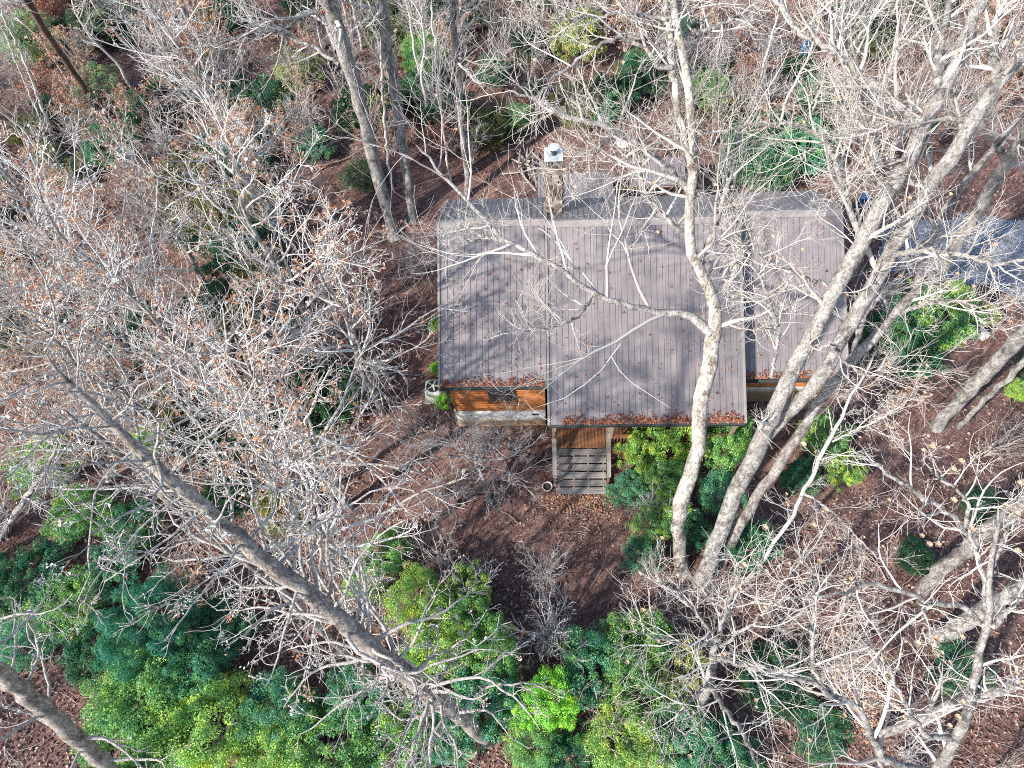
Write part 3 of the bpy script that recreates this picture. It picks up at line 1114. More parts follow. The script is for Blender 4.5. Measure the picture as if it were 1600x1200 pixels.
# --- great pale poplar right of the cabin, forking into two stems
tree('poplar_tree', 'massive pale poplar in front of the cabin, forking into two stems', [
    [(1095, 915, 46, None), (1140, 795, 50, 3.5), (1182, 705, 54, 7), (1212, 635, 46, 10), (1252, 548, 46, 11.7), (1312, 440, 48, 13.5), (1380, 318, 52, 15.5), (1436, 205, 46, 17), (1487, 105, 40, 18.2), (1535, 0, 32, 19), (1570, -80, 24, 19.6)],
    [(1186, 700, 30, 7.2), (1222, 655, 40, 9), (1270, 602, 42, 10.8), (1338, 490, 44, 12.5), (1402, 380, 46, 14.5), (1462, 278, 46, 16), (1530, 172, 42, 17.5), (1605, 70, 36, 18.6), (1660, -10, 26, 19.2)]],
    [[(1436, 205, 26, 17), (1400, 160, 22, 17.4), (1340, 112, 18, 17.8), (1285, 70, 15, 18.2), (1240, 45, 11, 18.4), (1225, 0, 8, 18.6)],
     [(1380, 318, 26, 15.5), (1368, 230, 22, 16.3), (1345, 150, 18, 17), (1322, 60, 14, 17.8), (1318, -20, 10, 18.2)],
     [(1345, 385, 18, 14.2), (1318, 290, 13, 15), (1290, 222, 11, 15.5), (1240, 195, 9, 15.8), (1165, 195, 6, 16), (1120, 215, 3, 16)],
     [(1395, 398, 16, 14.3), (1450, 390, 15, 14.8), (1510, 402, 13, 15.2), (1545, 412, 11, 15.4), (1605, 405, 8, 15.8)],
     [(1465, 150, 24, 17.8), (1470, 80, 20, 18.2), (1480, 20, 16, 18.6), (1490, -60, 10, 19)],
     [(1560, 130, 24, 18), (1550, 60, 20, 18.5), (1570, 0, 16, 19)],
     [(1450, 300, 14, 15.8), (1375, 262, 10, 16), (1330, 205, 8, 16.4), (1315, 150, 6, 16.8)],
     [(1520, 185, 16, 17.3), (1400, 190, 10, 17.2), (1300, 215, 6, 17), (1235, 255, 4, 16.8)],
     [(1470, 190, 14, 17), (1420, 245, 9, 16.6), (1360, 262, 6, 16.4), (1290, 310, 4, 16)],
     [(1310, 455, 10, 13.2), (1215, 415, 8, 13.6), (1165, 385, 6, 13.9), (1140, 330, 4, 14.2)],
     [(1300, 545, 8, 12), (1350, 585, 6, 12), (1400, 560, 4, 12.3), (1440, 500, 3, 12.6)]],
    seed=11, mat='poplar', t_lv=(8, 0.35, 1, 1.0, 2.2), l_lv=(13, 0.1, 1, 0.8, 0.5), sub=((5, 0.75), (5, 0.65)), rmin=0.0045, seeds=0.01, wk=0.5, lk=0.62)

# --- crooked flaking sycamore left of it, with a long limb over the roof
tree('sycamore_tree', 'crooked flaking sycamore before the porch with limbs over the roof', [
    [(1065, 890, 40, None), (1060, 820, 42, 2.8), (1064, 783, 50, 3.9), (1081, 737, 46, 5.2), (1094, 677, 44, 6.9), (1092, 627, 50, 8.2), (1108, 572, 46, 9.4), (1112, 540, 50, 10.2), (1118, 495, 44, 11.3), (1098, 435, 32, 12.6), (1078, 375, 32, 13.8), (1082, 300, 31, 15), (1083, 200, 28, 16.5), (1068, 100, 26, 17.6), (1050, 0, 22, 18.5), (1040, -70, 16, 19)],
    [(1085, 280, 22, 15.4), (1066, 200, 22, 16.4), (1050, 110, 20, 17.4), (1042, 0, 18, 18.4), (1035, -60, 12, 18.9)]],
    [[(1112, 520, 28, 10.8), (1070, 492, 20, 11), (1000, 483, 16, 11.3), (930, 460, 14, 11.6), (870, 418, 13, 11.9), (795, 378, 12, 12.2), (745, 330, 10, 12.5), (690, 270, 8, 12.8), (650, 225, 5, 13)],
     [(925, 462, 11, 11.5), (900, 495, 8, 11.4), (850, 515, 6, 11.3), (790, 520, 3, 11.2)],
     [(800, 380, 8, 12.1), (760, 372, 7, 12), (725, 378, 5, 12), (690, 365, 3, 12)],
     [(1085, 310, 20, 14.8), (1030, 252, 17, 15.2), (960, 203, 15, 15.6), (880, 180, 12, 16), (840, 155, 9, 16.2), (790, 140, 5, 16.5)],
     [(1072, 370, 16, 13.7), (1040, 340, 14, 14), (1010, 305, 11, 14.4), (1000, 255, 7, 14.9), (1005, 200, 4, 15.4)],
     [(1092, 425, 16, 12.8), (1118, 350, 13, 13.8), (1140, 280, 10, 14.6), (1165, 180, 7, 15.4), (1210, 100, 4, 16)],
     [(1048, 105, 15, 17.5), (1030, 105, 12, 17.5), (1000, 70, 11, 17.7), (950, 65, 9, 17.9), (880, 110, 7, 17.7), (830, 160, 3, 17.4)],
     [(1130, 455, 14, 12), (1160, 400, 10, 12.8), (1150, 340, 8, 13.4), (1120, 250, 5, 14.2)],
     [(1052, 60, 12, 17.8), (1120, 40, 9, 18), (1180, 10, 6, 18.3)],
     [(1040, 30, 12, 18.2), (970, 20, 8, 18.4), (900, 30, 5, 18.4), (840, 20, 3, 18.6)],
     [(960, 205, 8, 15.6), (930, 240, 6, 15.4), (900, 250, 4, 15.2), (880, 275, 3, 15)],
     [(1205, 590, 10, 11), (1215, 520, 9, 12), (1190, 440, 8, 13), (1150, 380, 6, 13.8)]],
    seed=12, mat='sycamore', t_lv=(10, 0.5, 1, 1.0, 2.4), l_lv=(13, 0.1, 1, 0.85, 0.48), sub=((5, 0.75), (5, 0.65)), rmin=0.005, seeds=0.012, smat='poplar', wig=0.13, wk=0.5, lk=0.64)

tree('poplar_tree', 'grey leaning poplar behind the massive forked one', [
    [(1125, 885, 26, None), (1165, 805, 27, 3), (1240, 690, 26, 6.5), (1300, 600, 26, 9), (1370, 520, 27, 10.5), (1430, 455, 24, 11.5), (1442, 395, 22, 12.5), (1490, 310, 20, 13.6), (1560, 220, 16, 14.8), (1620, 150, 10, 15.6)]],
    [[(1330, 560, 14, 9.8), (1360, 480, 10, 11), (1420, 430, 8, 11.8), (1470, 390, 4, 12.4)],
     [(1400, 490, 12, 11), (1470, 470, 9, 11.4), (1530, 480, 6, 11.6), (1580, 530, 3, 11.6)]],
    seed=13, mat='grey', t_lv=(6, 0.6, 1, 1, 2), seeds=0.03)
tree('poplar_tree', 'tall pale trunk rising out of the gravel beyond the green shrub', [
    [(1440, 470, 28, None), (1470, 425, 30, 2), (1515, 350, 31, 5), (1560, 275, 31, 8), (1610, 195, 30, 11), (1660, 110, 26, 13.5)]],
    [[(1575, 250, 12, 8.8), (1540, 200, 9, 10), (1520, 140, 6, 11)]], seed=14, mat='poplar', t_lv=(8, 0.55, 1, 1, 2.5), seeds=0.03)
tree('poplar_tree', 'thicker pale trunk of the twin trees at the right edge', [
    [(1463, 668, 28, None), (1505, 620, 33, 2), (1560, 562, 37, 5), (1615, 505, 40, 7.5), (1700, 415, 38, 11), (1780, 330, 30, 14)]],
    seed=15, mat='poplar', t_lv=(5, 0.75, 1, 1, 2), seeds=0.03)
tree('poplar_tree', 'slimmer pale trunk of the twin trees at the right edge', [
    [(1498, 668, 13, None), (1545, 620, 15, 2.5), (1605, 560, 17, 5.5), (1690, 475, 15, 9), (1760, 400, 8, 11.5)]],
    seed=16, mat='poplar', t_lv=(5, 0.7, 1, 1, 1.8), seeds=0.03)
tree('poplar_tree', 'broad grey brown trunk at the right edge below the twin trees', [
    [(1440, 920, 34, None), (1500, 865, 38, 2.5), (1560, 815, 42, 5), (1620, 770, 45, 7.5), (1720, 690, 44, 11)]],
    seed=17, mat='grey', t_lv=(3, 0.85, 1, 1, 2))
tree('poplar_tree', 'broad tan trunk lowest but one at the right edge', [
    [(1462, 1000, 40, None), (1530, 958, 44, 3), (1610, 912, 50, 6), (1720, 850, 50, 10)]],
    seed=18, mat='poplar', t_lv=(3, 0.85, 1, 1, 2))
tree('poplar_tree', 'smooth grey trunk lowest at the right edge of the picture', [
    [(1370, 1150, 22, None), (1440, 1120, 26, 4), (1520, 1092, 28, 8), (1615, 1062, 30, 11), (1750, 1020, 30, 14)]],
    seed=19, mat='poplar', t_lv=(4, 0.7, 1, 1, 2.0))

# --- the near crown at lower right
tree('poplar_tree', 'white branched poplar crown with tan seed heads, lower right corner', [
    [(1330, 1330, 44, None), (1420, 1290, 38, 5), (1462, 1205, 34, 9), (1492, 1150, 32, 11), (1525, 1060, 26, 13), (1545, 960, 22, 14.5), (1552, 860, 14, 15.8), (1560, 790, 7, 16.6)]],
    [[(1540, 980, 14, 14.2), (1500, 945, 13, 14.5), (1450, 940, 12, 14.7), (1410, 922, 11, 14.9), (1360, 912, 9, 15), (1330, 925, 8, 15), (1270, 932, 6, 15.1), (1195, 935, 3, 15.2)],
     [(1545, 965, 12, 14.5), (1530, 880, 10, 15), (1508, 828, 12, 15.3), (1480, 800, 11, 15.5), (1430, 768, 10, 15.8), (1385, 735, 8, 16), (1330, 700, 5, 16.3)],
     [(1505, 825, 11, 15.3), (1512, 790, 9, 15.6), (1480, 755, 7, 15.9), (1440, 720, 4, 16.2)],
     [(1550, 980, 14, 14.3), (1600, 930, 11, 14.8), (1650, 910, 6, 15.2)],
     [(1460, 1210, 22, 9), (1380, 1180, 18, 10), (1345, 1110, 15, 11.2), (1300, 1085, 12, 11.8), (1250, 1062, 9, 12.2), (1180, 1055, 5, 12.6)],
     [(1300, 1085, 9, 11.8), (1272, 1050, 10, 12.2), (1272, 970, 8, 13), (1270, 900, 5, 13.6), (1240, 850, 3, 14)],
     [(1455, 1215, 16, 9), (1380, 1200, 13, 9.6), (1375, 1150, 11, 10.4), (1440, 1120, 9, 11), (1465, 1080, 7, 11.6), (1470, 1035, 4, 12)],
     [(1515, 1090, 12, 12.4), (1560, 1080, 11, 12.8), (1620, 1060, 8, 13.2)],
     [(1548, 900, 9, 15.2), (1568, 840, 7, 15.8), (1590, 780, 4, 16.3)],
     [(1490, 1155, 14, 10.9), (1440, 1140, 10, 11.3), (1390, 1050, 7, 12.3), (1350, 1000, 4, 13)],
     [(1270, 1000, 5, 12.8), (1310, 960, 4, 13.2), (1330, 920, 3, 13.5)],
     [(1410, 922, 6, 14.8), (1440, 945, 7, 14.7), (1445, 975, 6, 14.5), (1435, 1000, 4, 14.4)]],
    seed=20, mat='poplar', t_lv=(8, 0.5, 1, 0.95, 1.8), l_lv=(9, 0.2, 1, 0.8, 0.42), sub=((4, 0.7), (3, 0.6)), rmin=0.0045, seeds=0.06, wk=0.5, lk=0.68)
tree('poplar_tree', 'pale forked crown over the yellow green bushes at the bottom edge', [
    [(1095, 1100, 26, None), (1105, 1070, 22, 4), (1118, 1010, 18, 7), (1128, 975, 10, 8.8), (1140, 930, 5, 10)],
    [(1115, 1040, 16, 6), (1115, 1080, 14, 8), (1150, 1130, 12, 9.5), (1180, 1180, 9, 10.5), (1195, 1230, 5, 11)]],
    [[(1120, 1000, 10, 8), (1090, 960, 9, 9), (1060, 930, 7, 9.8), (1030, 910, 4, 10.5)],
     [(1122, 1030, 11, 7), (1180, 1045, 10, 8), (1240, 1060, 8, 8.8), (1290, 1090, 4, 9.4)],
     [(1120, 1010, 8, 7.5), (1060, 1005, 6, 8.2), (1000, 990, 4, 8.8), (970, 985, 2, 9)],
     [(1120, 1000, 9, 8), (1140, 940, 8, 9), (1150, 890, 6, 9.8), (1130, 850, 3, 10.4)],
     [(1115, 1060, 9, 7), (1075, 1100, 7, 8), (1050, 1140, 5, 8.6), (1030, 1180, 3, 9)],
     [(1125, 1010, 9, 8), (1190, 960, 7, 9), (1230, 900, 5, 9.8), (1260, 860, 3, 10.2)]],
    seed=21, mat='poplar', t_lv=(6, 0.4, 1, 0.95, 1.8), l_lv=(11, 0.1, 1, 0.8, 0.5), sub=((5, 0.7), (4, 0.62)), rmin=0.0045, seeds=0.02)
tree('young_poplar', 'thin straight young poplar leaning right beside the massive trunk', [
    [(1165, 915, 8, None), (1225, 825, 10, 2.5), (1290, 700, 10, 6), (1330, 620, 7, 8), (1375, 540, 3, 9.5)]],
    [[(1255, 770, 6, 4), (1300, 800, 5, 5), (1350, 850, 4, 5.6), (1380, 880, 2, 6)],
     [(1300, 690, 5, 6.2), (1380, 650, 4, 7), (1430, 620, 2, 7.4)]], seed=22, mat='twig', twig='twig', t_lv=(12, 0.3, 1, 0.9, 1.6), seeds=0.1)

# --- trunks behind the cabin on the left
tree('oak_tree', 'thick pale oak trunk leaning left, leftmost of three behind the cabin', [
    [(618, 372, 26, None), (598, 305, 27, 2.3), (570, 190, 30, 6.5), (545, 100, 32, 9.8), (522, 30, 33, 12), (500, -50, 32, 14.5), (480, -130, 26, 17)]],
    [[(527, 80, 15, 10.5), (505, 30, 13, 11), (480, 18, 12, 11.4), (440, 45, 11, 11.2), (400, 48, 9, 11.4), (330, 70, 7, 11.6), (240, 80, 4, 12)],
     [(530, 100, 10, 10), (480, 70, 9, 10.6), (400, 40, 6, 11.2), (360, 20, 3, 11.6)],
     [(535, 115, 8, 9.5), (545, 60, 6, 10.4), (570, 30, 4, 11)]], seed=23, mat='poplar', twig='oaktwig', t_lv=(6, 0.65, 1, 1, 2.5), wk=0.72)
tree('oak_tree', 'straight pale oak trunk, middle of three behind the cabin', [
    [(645, 345, 17, None), (635, 270, 19, 2.8), (618, 150, 21, 7), (603, 50, 22, 10.5), (594, -20, 22, 12.8), (585, -110, 18, 15.5)]], seed=24, mat='poplar', twig='oaktwig', t_lv=(6, 0.7, 1, 1, 2.5), wk=0.78)
tree('oak_tree', 'dark grey trunk, rightmost of three behind the cabin', [
    [(732, 308, 15, None), (724, 220, 16, 3.3), (716, 120, 17, 7), (708, 20, 18, 10.5), (702, -70, 16, 13.5)]], seed=25, mat='grey', twig='oaktwig', t_lv=(10, 0.45, 1, 1, 3))
tree('young_oak', 'slim pale stem between the two thick pale trunks', [
    [(613, 300, 6, None), (603, 220, 7, 2.5), (597, 130, 7, 5.5), (595, 60, 5, 8)]], seed=26, mat='twig', twig='oaktwig', t_lv=(12, 0.3, 1, 1, 1.8))
tree('young_oak', 'slim leaning stem left of the dark grey trunk', [
    [(706, 290, 5, None), (692, 200, 6, 3), (682, 90, 6, 6.5), (672, 0, 5, 9)]], seed=27, mat='twig', twig='oaktwig', t_lv=(12, 0.3, 1, 1, 1.8))
tree('pine_tree', 'dark brown pine trunk slanting across the upper left corner', [
    [(182, 222, 13, None), (158, 185, 14, 1.8), (118, 118, 16, 5), (72, 50, 18, 8.5), (35, -10, 19, 11.5), (-20, -90, 18, 15)]], seed=28, mat='brown', twig='oaktwig', t_lv=(6, 0.6, 1, 1, 2.5))
tree('young_oak', 'pair of slim white stems right of the corner edge, upper left', [
    [(98, 252, 7, None), (72, 185, 7, 2.6), (38, 95, 7, 6), (0, 15, 6, 9)],
    [(96, 250, 5, None), (58, 175, 5, 3), (15, 70, 5, 7), (-20, 0, 4, 9.5)]], seed=29, mat='twig', twig='oaktwig', t_lv=(12, 0.2, 1, 0.9, 2.0))
tree('oak_tree', 'pale trunk behind the cabin seen between the sycamore limbs', [
    [(1005, 145, 13, None), (1030, 90, 15, 3), (1045, 40, 15, 5.5), (1060, -30, 14, 9)]], seed=30, mat='grey', twig='oaktwig', t_lv=(8, 0.4, 1, 1, 2.5))
tree('oak_tree', 'double pale trunk in the woods behind the right wing', [
    [(1295, 112, 12, None), (1305, 60, 12, 2.5), (1318, 0, 12, 5.5), (1330, -60, 10, 8.5)],
    [(1298, 112, 9, None), (1330, 60, 9, 2.5), (1360, 0, 9, 5.5)]], seed=31, mat='poplar', twig='oaktwig', t_lv=(9, 0.3, 1, 1, 2.2))

# --- the dead pine across the lower left
def pine_branches(P, R, seed, n, lmax):
    rng = np.random.default_rng(seed)
    return spawn(P[None], R[None], n, 0.14, 1.0, 1.2, lmax, 12, 0.2, 0.02, 0.24, 0.018, rng, True, -0.1, 0.35)


def dead_pine(name, label, pts, seed, n=46, lmax=4.2, sub=((5, 0.42), (4, 0.5)), leaves=0):
    rng = np.random.default_rng(seed)
    P, R = P3(pts, 0.62)
    P, R = resample(P, R, 40, 0.03, rng)
    R *= 1 + rng.normal(size=40) * 0.05
    R[-1] *= 0.1
    base = P[0].copy()
    root = thing(name, label, 'tree', base)
    P = P - base
    link('trunk', tubes([(P[None], R[None], 14)], 'trunk'), MAT['pine'], root)
    b1 = pine_branches(P, R, seed, n, lmax)
    half = rng.random(n) < 0.5
    for k_ in range(n):
        link('limb', tubes([(b1[0][k_:k_ + 1], b1[1][k_:k_ + 1], 6)], 'limb'), MAT['deadwood'], root)
    groups, cur = [], [b1]
    for q_, (m_, ln) in enumerate(sub):
        cur = [spawn(a, b_, m_, 0.25, 1.0, 0.8, ln, 6, 0.2, 0.02, 0.55, 0.010, rng) for a, b_ in cur]
        groups += [(a, b_, 4) for a, b_ in cur]
    link('crown', tubes(groups, 'crown'), MAT['deadwood'], root, 'stuff')
    tp = np.concatenate([a[:, k_] for a, _ in cur for k_ in (-1, -3)])
    tp = np.repeat(tp[rng.random(len(tp)) < 0.12], 5, 0)
    link('lichen', leaf_mesh('lichen', tp, rng, 0.06, 0.8, 0.04), MAT['lichen'], root, 'stuff')
    if leaves:
        tp = tp[rng.integers(0, len(tp), leaves)] + rng.normal(size=(leaves, 3)) * 0.1
        link('leaves', leaf_mesh('leaves', tp, rng, 0.075, 0.5, 0.05), MAT['oakleaf'], root, 'stuff')


dead_pine('dead_pine', 'big dead pine with bleached bare branches slanting across the lower left', [
    (765, 1160, 32, None), (700, 1105, 42, 4), (632, 1052, 46, 7.5), (560, 995, 46, 10), (480, 925, 44, 12), (405, 868, 40, 13.5), (330, 800, 36, 15), (250, 732, 33, 16.2), (180, 668, 24, 17.2), (110, 600, 14, 18), (60, 545, 4, 18.6)], 41, 84, 3.3, leaves=700)
dead_pine('dead_pine', 'thinner bleached dead pine running alongside the big dead one', [
    (600, 1075, 14, None), (500, 985, 18, 6), (420, 905, 20, 9.5), (330, 840, 20, 12), (240, 755, 19, 13.8), (165, 690, 15, 15), (95, 640, 8, 16)], 42, 26, 3.0)
dead_pine('dead_pine', 'lichen covered dead trunk in the bottom left corner', [
    (210, 1235, 34, None), (150, 1180, 38, 4), (95, 1130, 42, 7), (45, 1085, 42, 9), (-10, 1040, 40, 11), (-90, 970, 34, 13.5)], 43, 14, 2.6)
tree('oak_tree', 'leaning grey trunk at the left edge below the dead pines', [
    [(-40, 890, 20, None), (0, 840, 18, 2), (35, 785, 14, 4.5), (68, 742, 9, 6.5), (90, 690, 5, 8)]],
    [[(30, 790, 6, 4.4), (60, 765, 5, 5), (90, 755, 3, 5.4)]], seed=44, mat='grey', twig='graytwig', t_lv=(10, 0.3, 1, 0.9, 1.8))

# --- small grey ornamental tree before the left wing and a grey shrub below it
tree('ornamental_tree', 'small spreading grey ornamental tree in the yard before the left wing', [
    [(768, 790, 13, None), (757, 755, 12, 0.7), (748, 728, 11, 1.3), (742, 715, 9, 1.6)]],
    [[(745, 725, 9, 1.4), (765, 695, 8, 2.1), (785, 680, 6, 2.8), (800, 662, 3, 3.2)],
     [(745, 722, 9, 1.4), (700, 712, 7, 2), (660, 735, 5, 2.4), (625, 745, 3, 2.7)],
     [(747, 722, 8, 1.4), (700, 690, 6, 2.2), (665, 665, 4, 2.6)],
     [(747, 722, 8, 1.4), (725, 685, 6, 2.2), (715, 668, 3, 2.6)],
     [(750, 722, 8, 1.4), (800, 710, 6, 2.2), (840, 690, 3, 2.7)],
     [(750, 725, 8, 1.4), (790, 750, 6, 2), (840, 765, 3, 2.5)],
     [(745, 728, 8, 1.4), (720, 760, 6, 2), (690, 790, 3, 2.5)],
     [(748, 724, 8, 1.4), (760, 700, 6, 2.2), (752, 675, 3, 2.8)]],
    seed=45, mat='grey', twig='graytwig', t_lv=(4, 0.6, 1, 0.9, 0.8), l_lv=(9, 0.15, 1, 0.9, 0.55), sub=((5, 0.65), (5, 0.6)), rmin=0.005, wig=0.17, cat='tree', wk=0.65, lk=0.42)

# ------------------------------------------------------------------ prototypes copied through the woods
def shrub_proto(name, h, spread, nst, seed, twig, leaves=0, lm='redleaf', rmin=0.006, sub=((6, 0.55), (4, 0.6))):
    rng = np.random.default_rng(seed)
    P, R = [], []
    for k_ in range(nst):
        a = rng.uniform(0, 2 * math.pi)
        lean = rng.uniform(0.15, 1) * spread
        hh = h * rng.uniform(0.6, 1)
        b_ = np.array([math.cos(a), math.sin(a), 0])
        p = [b_ * 0.08, b_ * lean * 0.3 + [0, 0, hh * 0.45], b_ * lean * 0.7 + [0, 0, hh * 0.8], b_ * lean + [0, 0, hh]]
        p, r = resample(p, [0.026, 0.02, 0.014, 0.008], 10, 0.03, rng)
        P.append(p)
        R.append(r)
    P, R = np.array(P), np.array(R)
    root = thing(name, '', 'shrub', (0, -300, 0))
    groups = [(P, R, 5)]
    cur = [(P, R)]
    for n, ln in sub:
        cur = [spawn(a, b_, n, 0.2, 1, 0.7, ln, 6, 0.17, 0.04, 0.6, rmin, rng) for a, b_ in cur]
        groups += [(a, b_, 3) for a, b_ in cur]
    link('stems', tubes(groups, 'stems'), MAT[twig], root, 'stuff')
    if leaves:
        tp = np.concatenate([a[:, k_] for a, _ in cur for k_ in (-1, -2)])
        tp = np.repeat(tp[rng.permutation(len(tp))[:leaves // 4]], 4, 0)
        link('leaves', leaf_mesh('leaves', tp, rng, 0.12, 0.55, 0.07), MAT[lm], root, 'stuff')
    return root


def sapling_proto(name, h, seed, mat, twig, leaves=0, lm='oakleaf', n1=22, l1=2.0, r0=0.075, crown0=0.3, sub=((6, 0.5), (4, 0.55)), rmin=0.0065, trop=0.06, limbn=0):
    rng = np.random.default_rng(seed)
    p = [np.array([0, 0, -0.2])]
    for k_ in range(1, 7):
        p.append(np.array([rng.normal() * 0.12 * k_ ** 0.5, rng.normal() * 0.12 * k_ ** 0.5, h * k_ / 6]))
    P, R = resample(p, np.linspace(r0, r0 * 0.12, 7), 20, 0.03, rng)
    root = thing(name, '', 'tree', (0, -300, 0))
    link('trunk', tubes([(P[None], R[None], 8)], 'trunk'), MAT[mat], root)
    b1 = spawn(P[None], R[None], n1, crown0, 1, 0.95, l1, 9, 0.15, trop, 0.55, rmin * 1.8, rng, True, 0.55)
    groups = [(b1[0], b1[1], 5)]
    cur = [b1]
    for n, ln in sub:
        cur = [spawn(a, b_, n, 0.15, 1, 0.75, ln, 6, 0.2, trop, 0.6, rmin, rng) for a, b_ in cur]
        groups += [(a, b_, 3) for a, b_ in cur]
    link('crown', tubes(groups, 'crown'), MAT[twig], root, 'stuff')
    if leaves:
        tp = np.concatenate([a[:, k_] for a, _ in cur for k_ in (-1, -2)])
        tp = np.repeat(tp[rng.permutation(len(tp))[:leaves // 9]], 9, 0)
        link('leaves', leaf_mesh('leaves', tp, rng, 0.12, 0.5, 0.08), MAT[lm], root, 'stuff')
        tp = cur[0][0][rng.random(len(cur[0][0])) < 0.05][:, -1]
        tp = np.repeat(tp, 4, 0)
        link('lichen', leaf_mesh('lichen', tp, rng, 0.1, 0.8, 0.04), MAT['lichen'], root, 'stuff')
    return root


def bush_proto(name, seed, n_clump=150, per=170, size=0.036, aspect=0.55, needle=False):
    """unit bush: radius about 1, height about 1, lumpy outline of leaf clumps round a few stems"""
    rng = np.random.default_rng(seed)
    c = []
    lob = rng.normal(size=(7, 3))
    lob[:, 2] = np.abs(lob[:, 2])
    lob = norm(lob)
    while len(c) < n_clump:
        d = norm(rng.normal(size=3))
        if d[2] < -0.25:
            continue
        rr = 0.62 + 0.38 * np.max(lob @ d) ** 3 + rng.normal() * 0.07
        rr *= rng.uniform(0.3, 1.0) ** 0.5
        c.append(np.array([d[0] * rr, d[1] * rr, 0.38 + d[2] * rr * 0.62]))
    c = np.array(c)
    cs = rng.uniform(0.09, 0.2, n_clump)
    idx = np.repeat(np.arange(n_clump), per)
    d = norm(rng.normal(size=(len(idx), 3)))
    d[:, 2] = np.abs(d[:, 2]) * 1.0 - 0.25
    p = c[idx] + d * (cs[idx] * rng.uniform(0.35, 1.05, len(idx)) ** 0.6)[:, None] * np.array([1, 1, 0.8])
    p[:, 2] = np.maximum(p[:, 2], 0.02)
    root = thing(name, '', 'bush', (0, -300, 0))
    lm = leaf_mesh('foliage', p, rng, size, aspect, 0.0, 0.5, 0.3, norm(d + [0, 0, 0.6]))
    link('foliage', lm, MAT['leaf'], root, 'stuff')
    P, R = [], []
    for k_ in range(9):
        q_ = c[rng.integers(n_clump)]
        pp, r_ = resample([np.array([0, 0, -0.05]), q_ * [0.3, 0.3, 0.5], q_ * [0.7, 0.7, 0.8], q_], [0.03, 0.022, 0.015, 0.008], 8, 0.02, rng)
        P.append(pp)
        R.append(r_)
    link('stems', tubes([(np.array(P), np.array(R), 5)], 'stems'), MAT['shrubtwig'], root)
    return root


BARE = [shrub_proto('bare_shrub', 2.6, 1.5, 9, 61, 'shrubtwig'), shrub_proto('bare_shrub', 3.4, 1.3, 8, 62, 'graytwig'), shrub_proto('bare_shrub', 1.9, 1.7, 11, 63, 'shrubtwig'), shrub_proto('bare_shrub', 4.2, 1.6, 7, 64, 'oaktwig')]
RUSSET = [shrub_proto('russet_shrub', 2.4, 1.4, 8, 65, 'shrubtwig', 1400, 'redleaf'), shrub_proto('russet_shrub', 3.2, 1.3, 7, 66, 'oaktwig', 1500, 'oakleaf')]
FINE = [shrub_proto('grey_twig_shrub', 2.2, 1.5, 12, 67, 'graytwig', 0, rmin=0.007, sub=((8, 0.5), (6, 0.55)))]
SAP = [sapling_proto('slender_sapling', 8.5, 71, 'twig', 'oaktwig'), sapling_proto('slender_sapling', 6.5, 72, 'grey', 'oaktwig', n1=18, l1=1.7, r0=0.06), sapling_proto('slender_sapling', 10.5, 73, 'twig', 'twig', n1=22, l1=2.2, r0=0.09, crown0=0.4)]
OAK = [sapling_proto('leafy_oak', 11.5, 81, 'poplar', 'palelimb', 1500, n1=26, l1=4.6, r0=0.2, crown0=0.3, sub=((7, 0.55), (5, 0.5)), rmin=0.0085),
       sapling_proto('leafy_oak', 12.5, 82, 'poplar', 'palelimb', 900, n1=26, l1=5.0, r0=0.21, crown0=0.3, sub=((7, 0.55), (5, 0.5)), rmin=0.0085),
       sapling_proto('leafy_oak', 9.5, 83, 'grey', 'palelimb', 1900, n1=24, l1=4.0, r0=0.17, crown0=0.25, sub=((7, 0.55), (5, 0.5)), rmin=0.0085)]
BUSH = [bush_proto('evergreen_bush', 91), bush_proto('evergreen_bush', 92, 170, 140, 0.034), bush_proto('evergreen_bush', 93, 120, 190, 0.042, 0.6)]
PINEB = bush_proto('young_pine', 94, 110, 200, 0.085, 0.1, True)
protos = BARE + RUSSET + FINE + SAP + OAK + BUSH + [PINEB]
rs = np.random.default_rng(99)

GREENS = {'green': (0.095, 0.19, 0.075), 'yellow green': (0.15, 0.24, 0.075), 'blue green': (0.065, 0.17, 0.11), 'dark green': (0.03, 0.095, 0.055), 'olive': (0.15, 0.18, 0.075), 'grey green': (0.13, 0.18, 0.115), 'bright green': (0.15, 0.31, 0.06)}
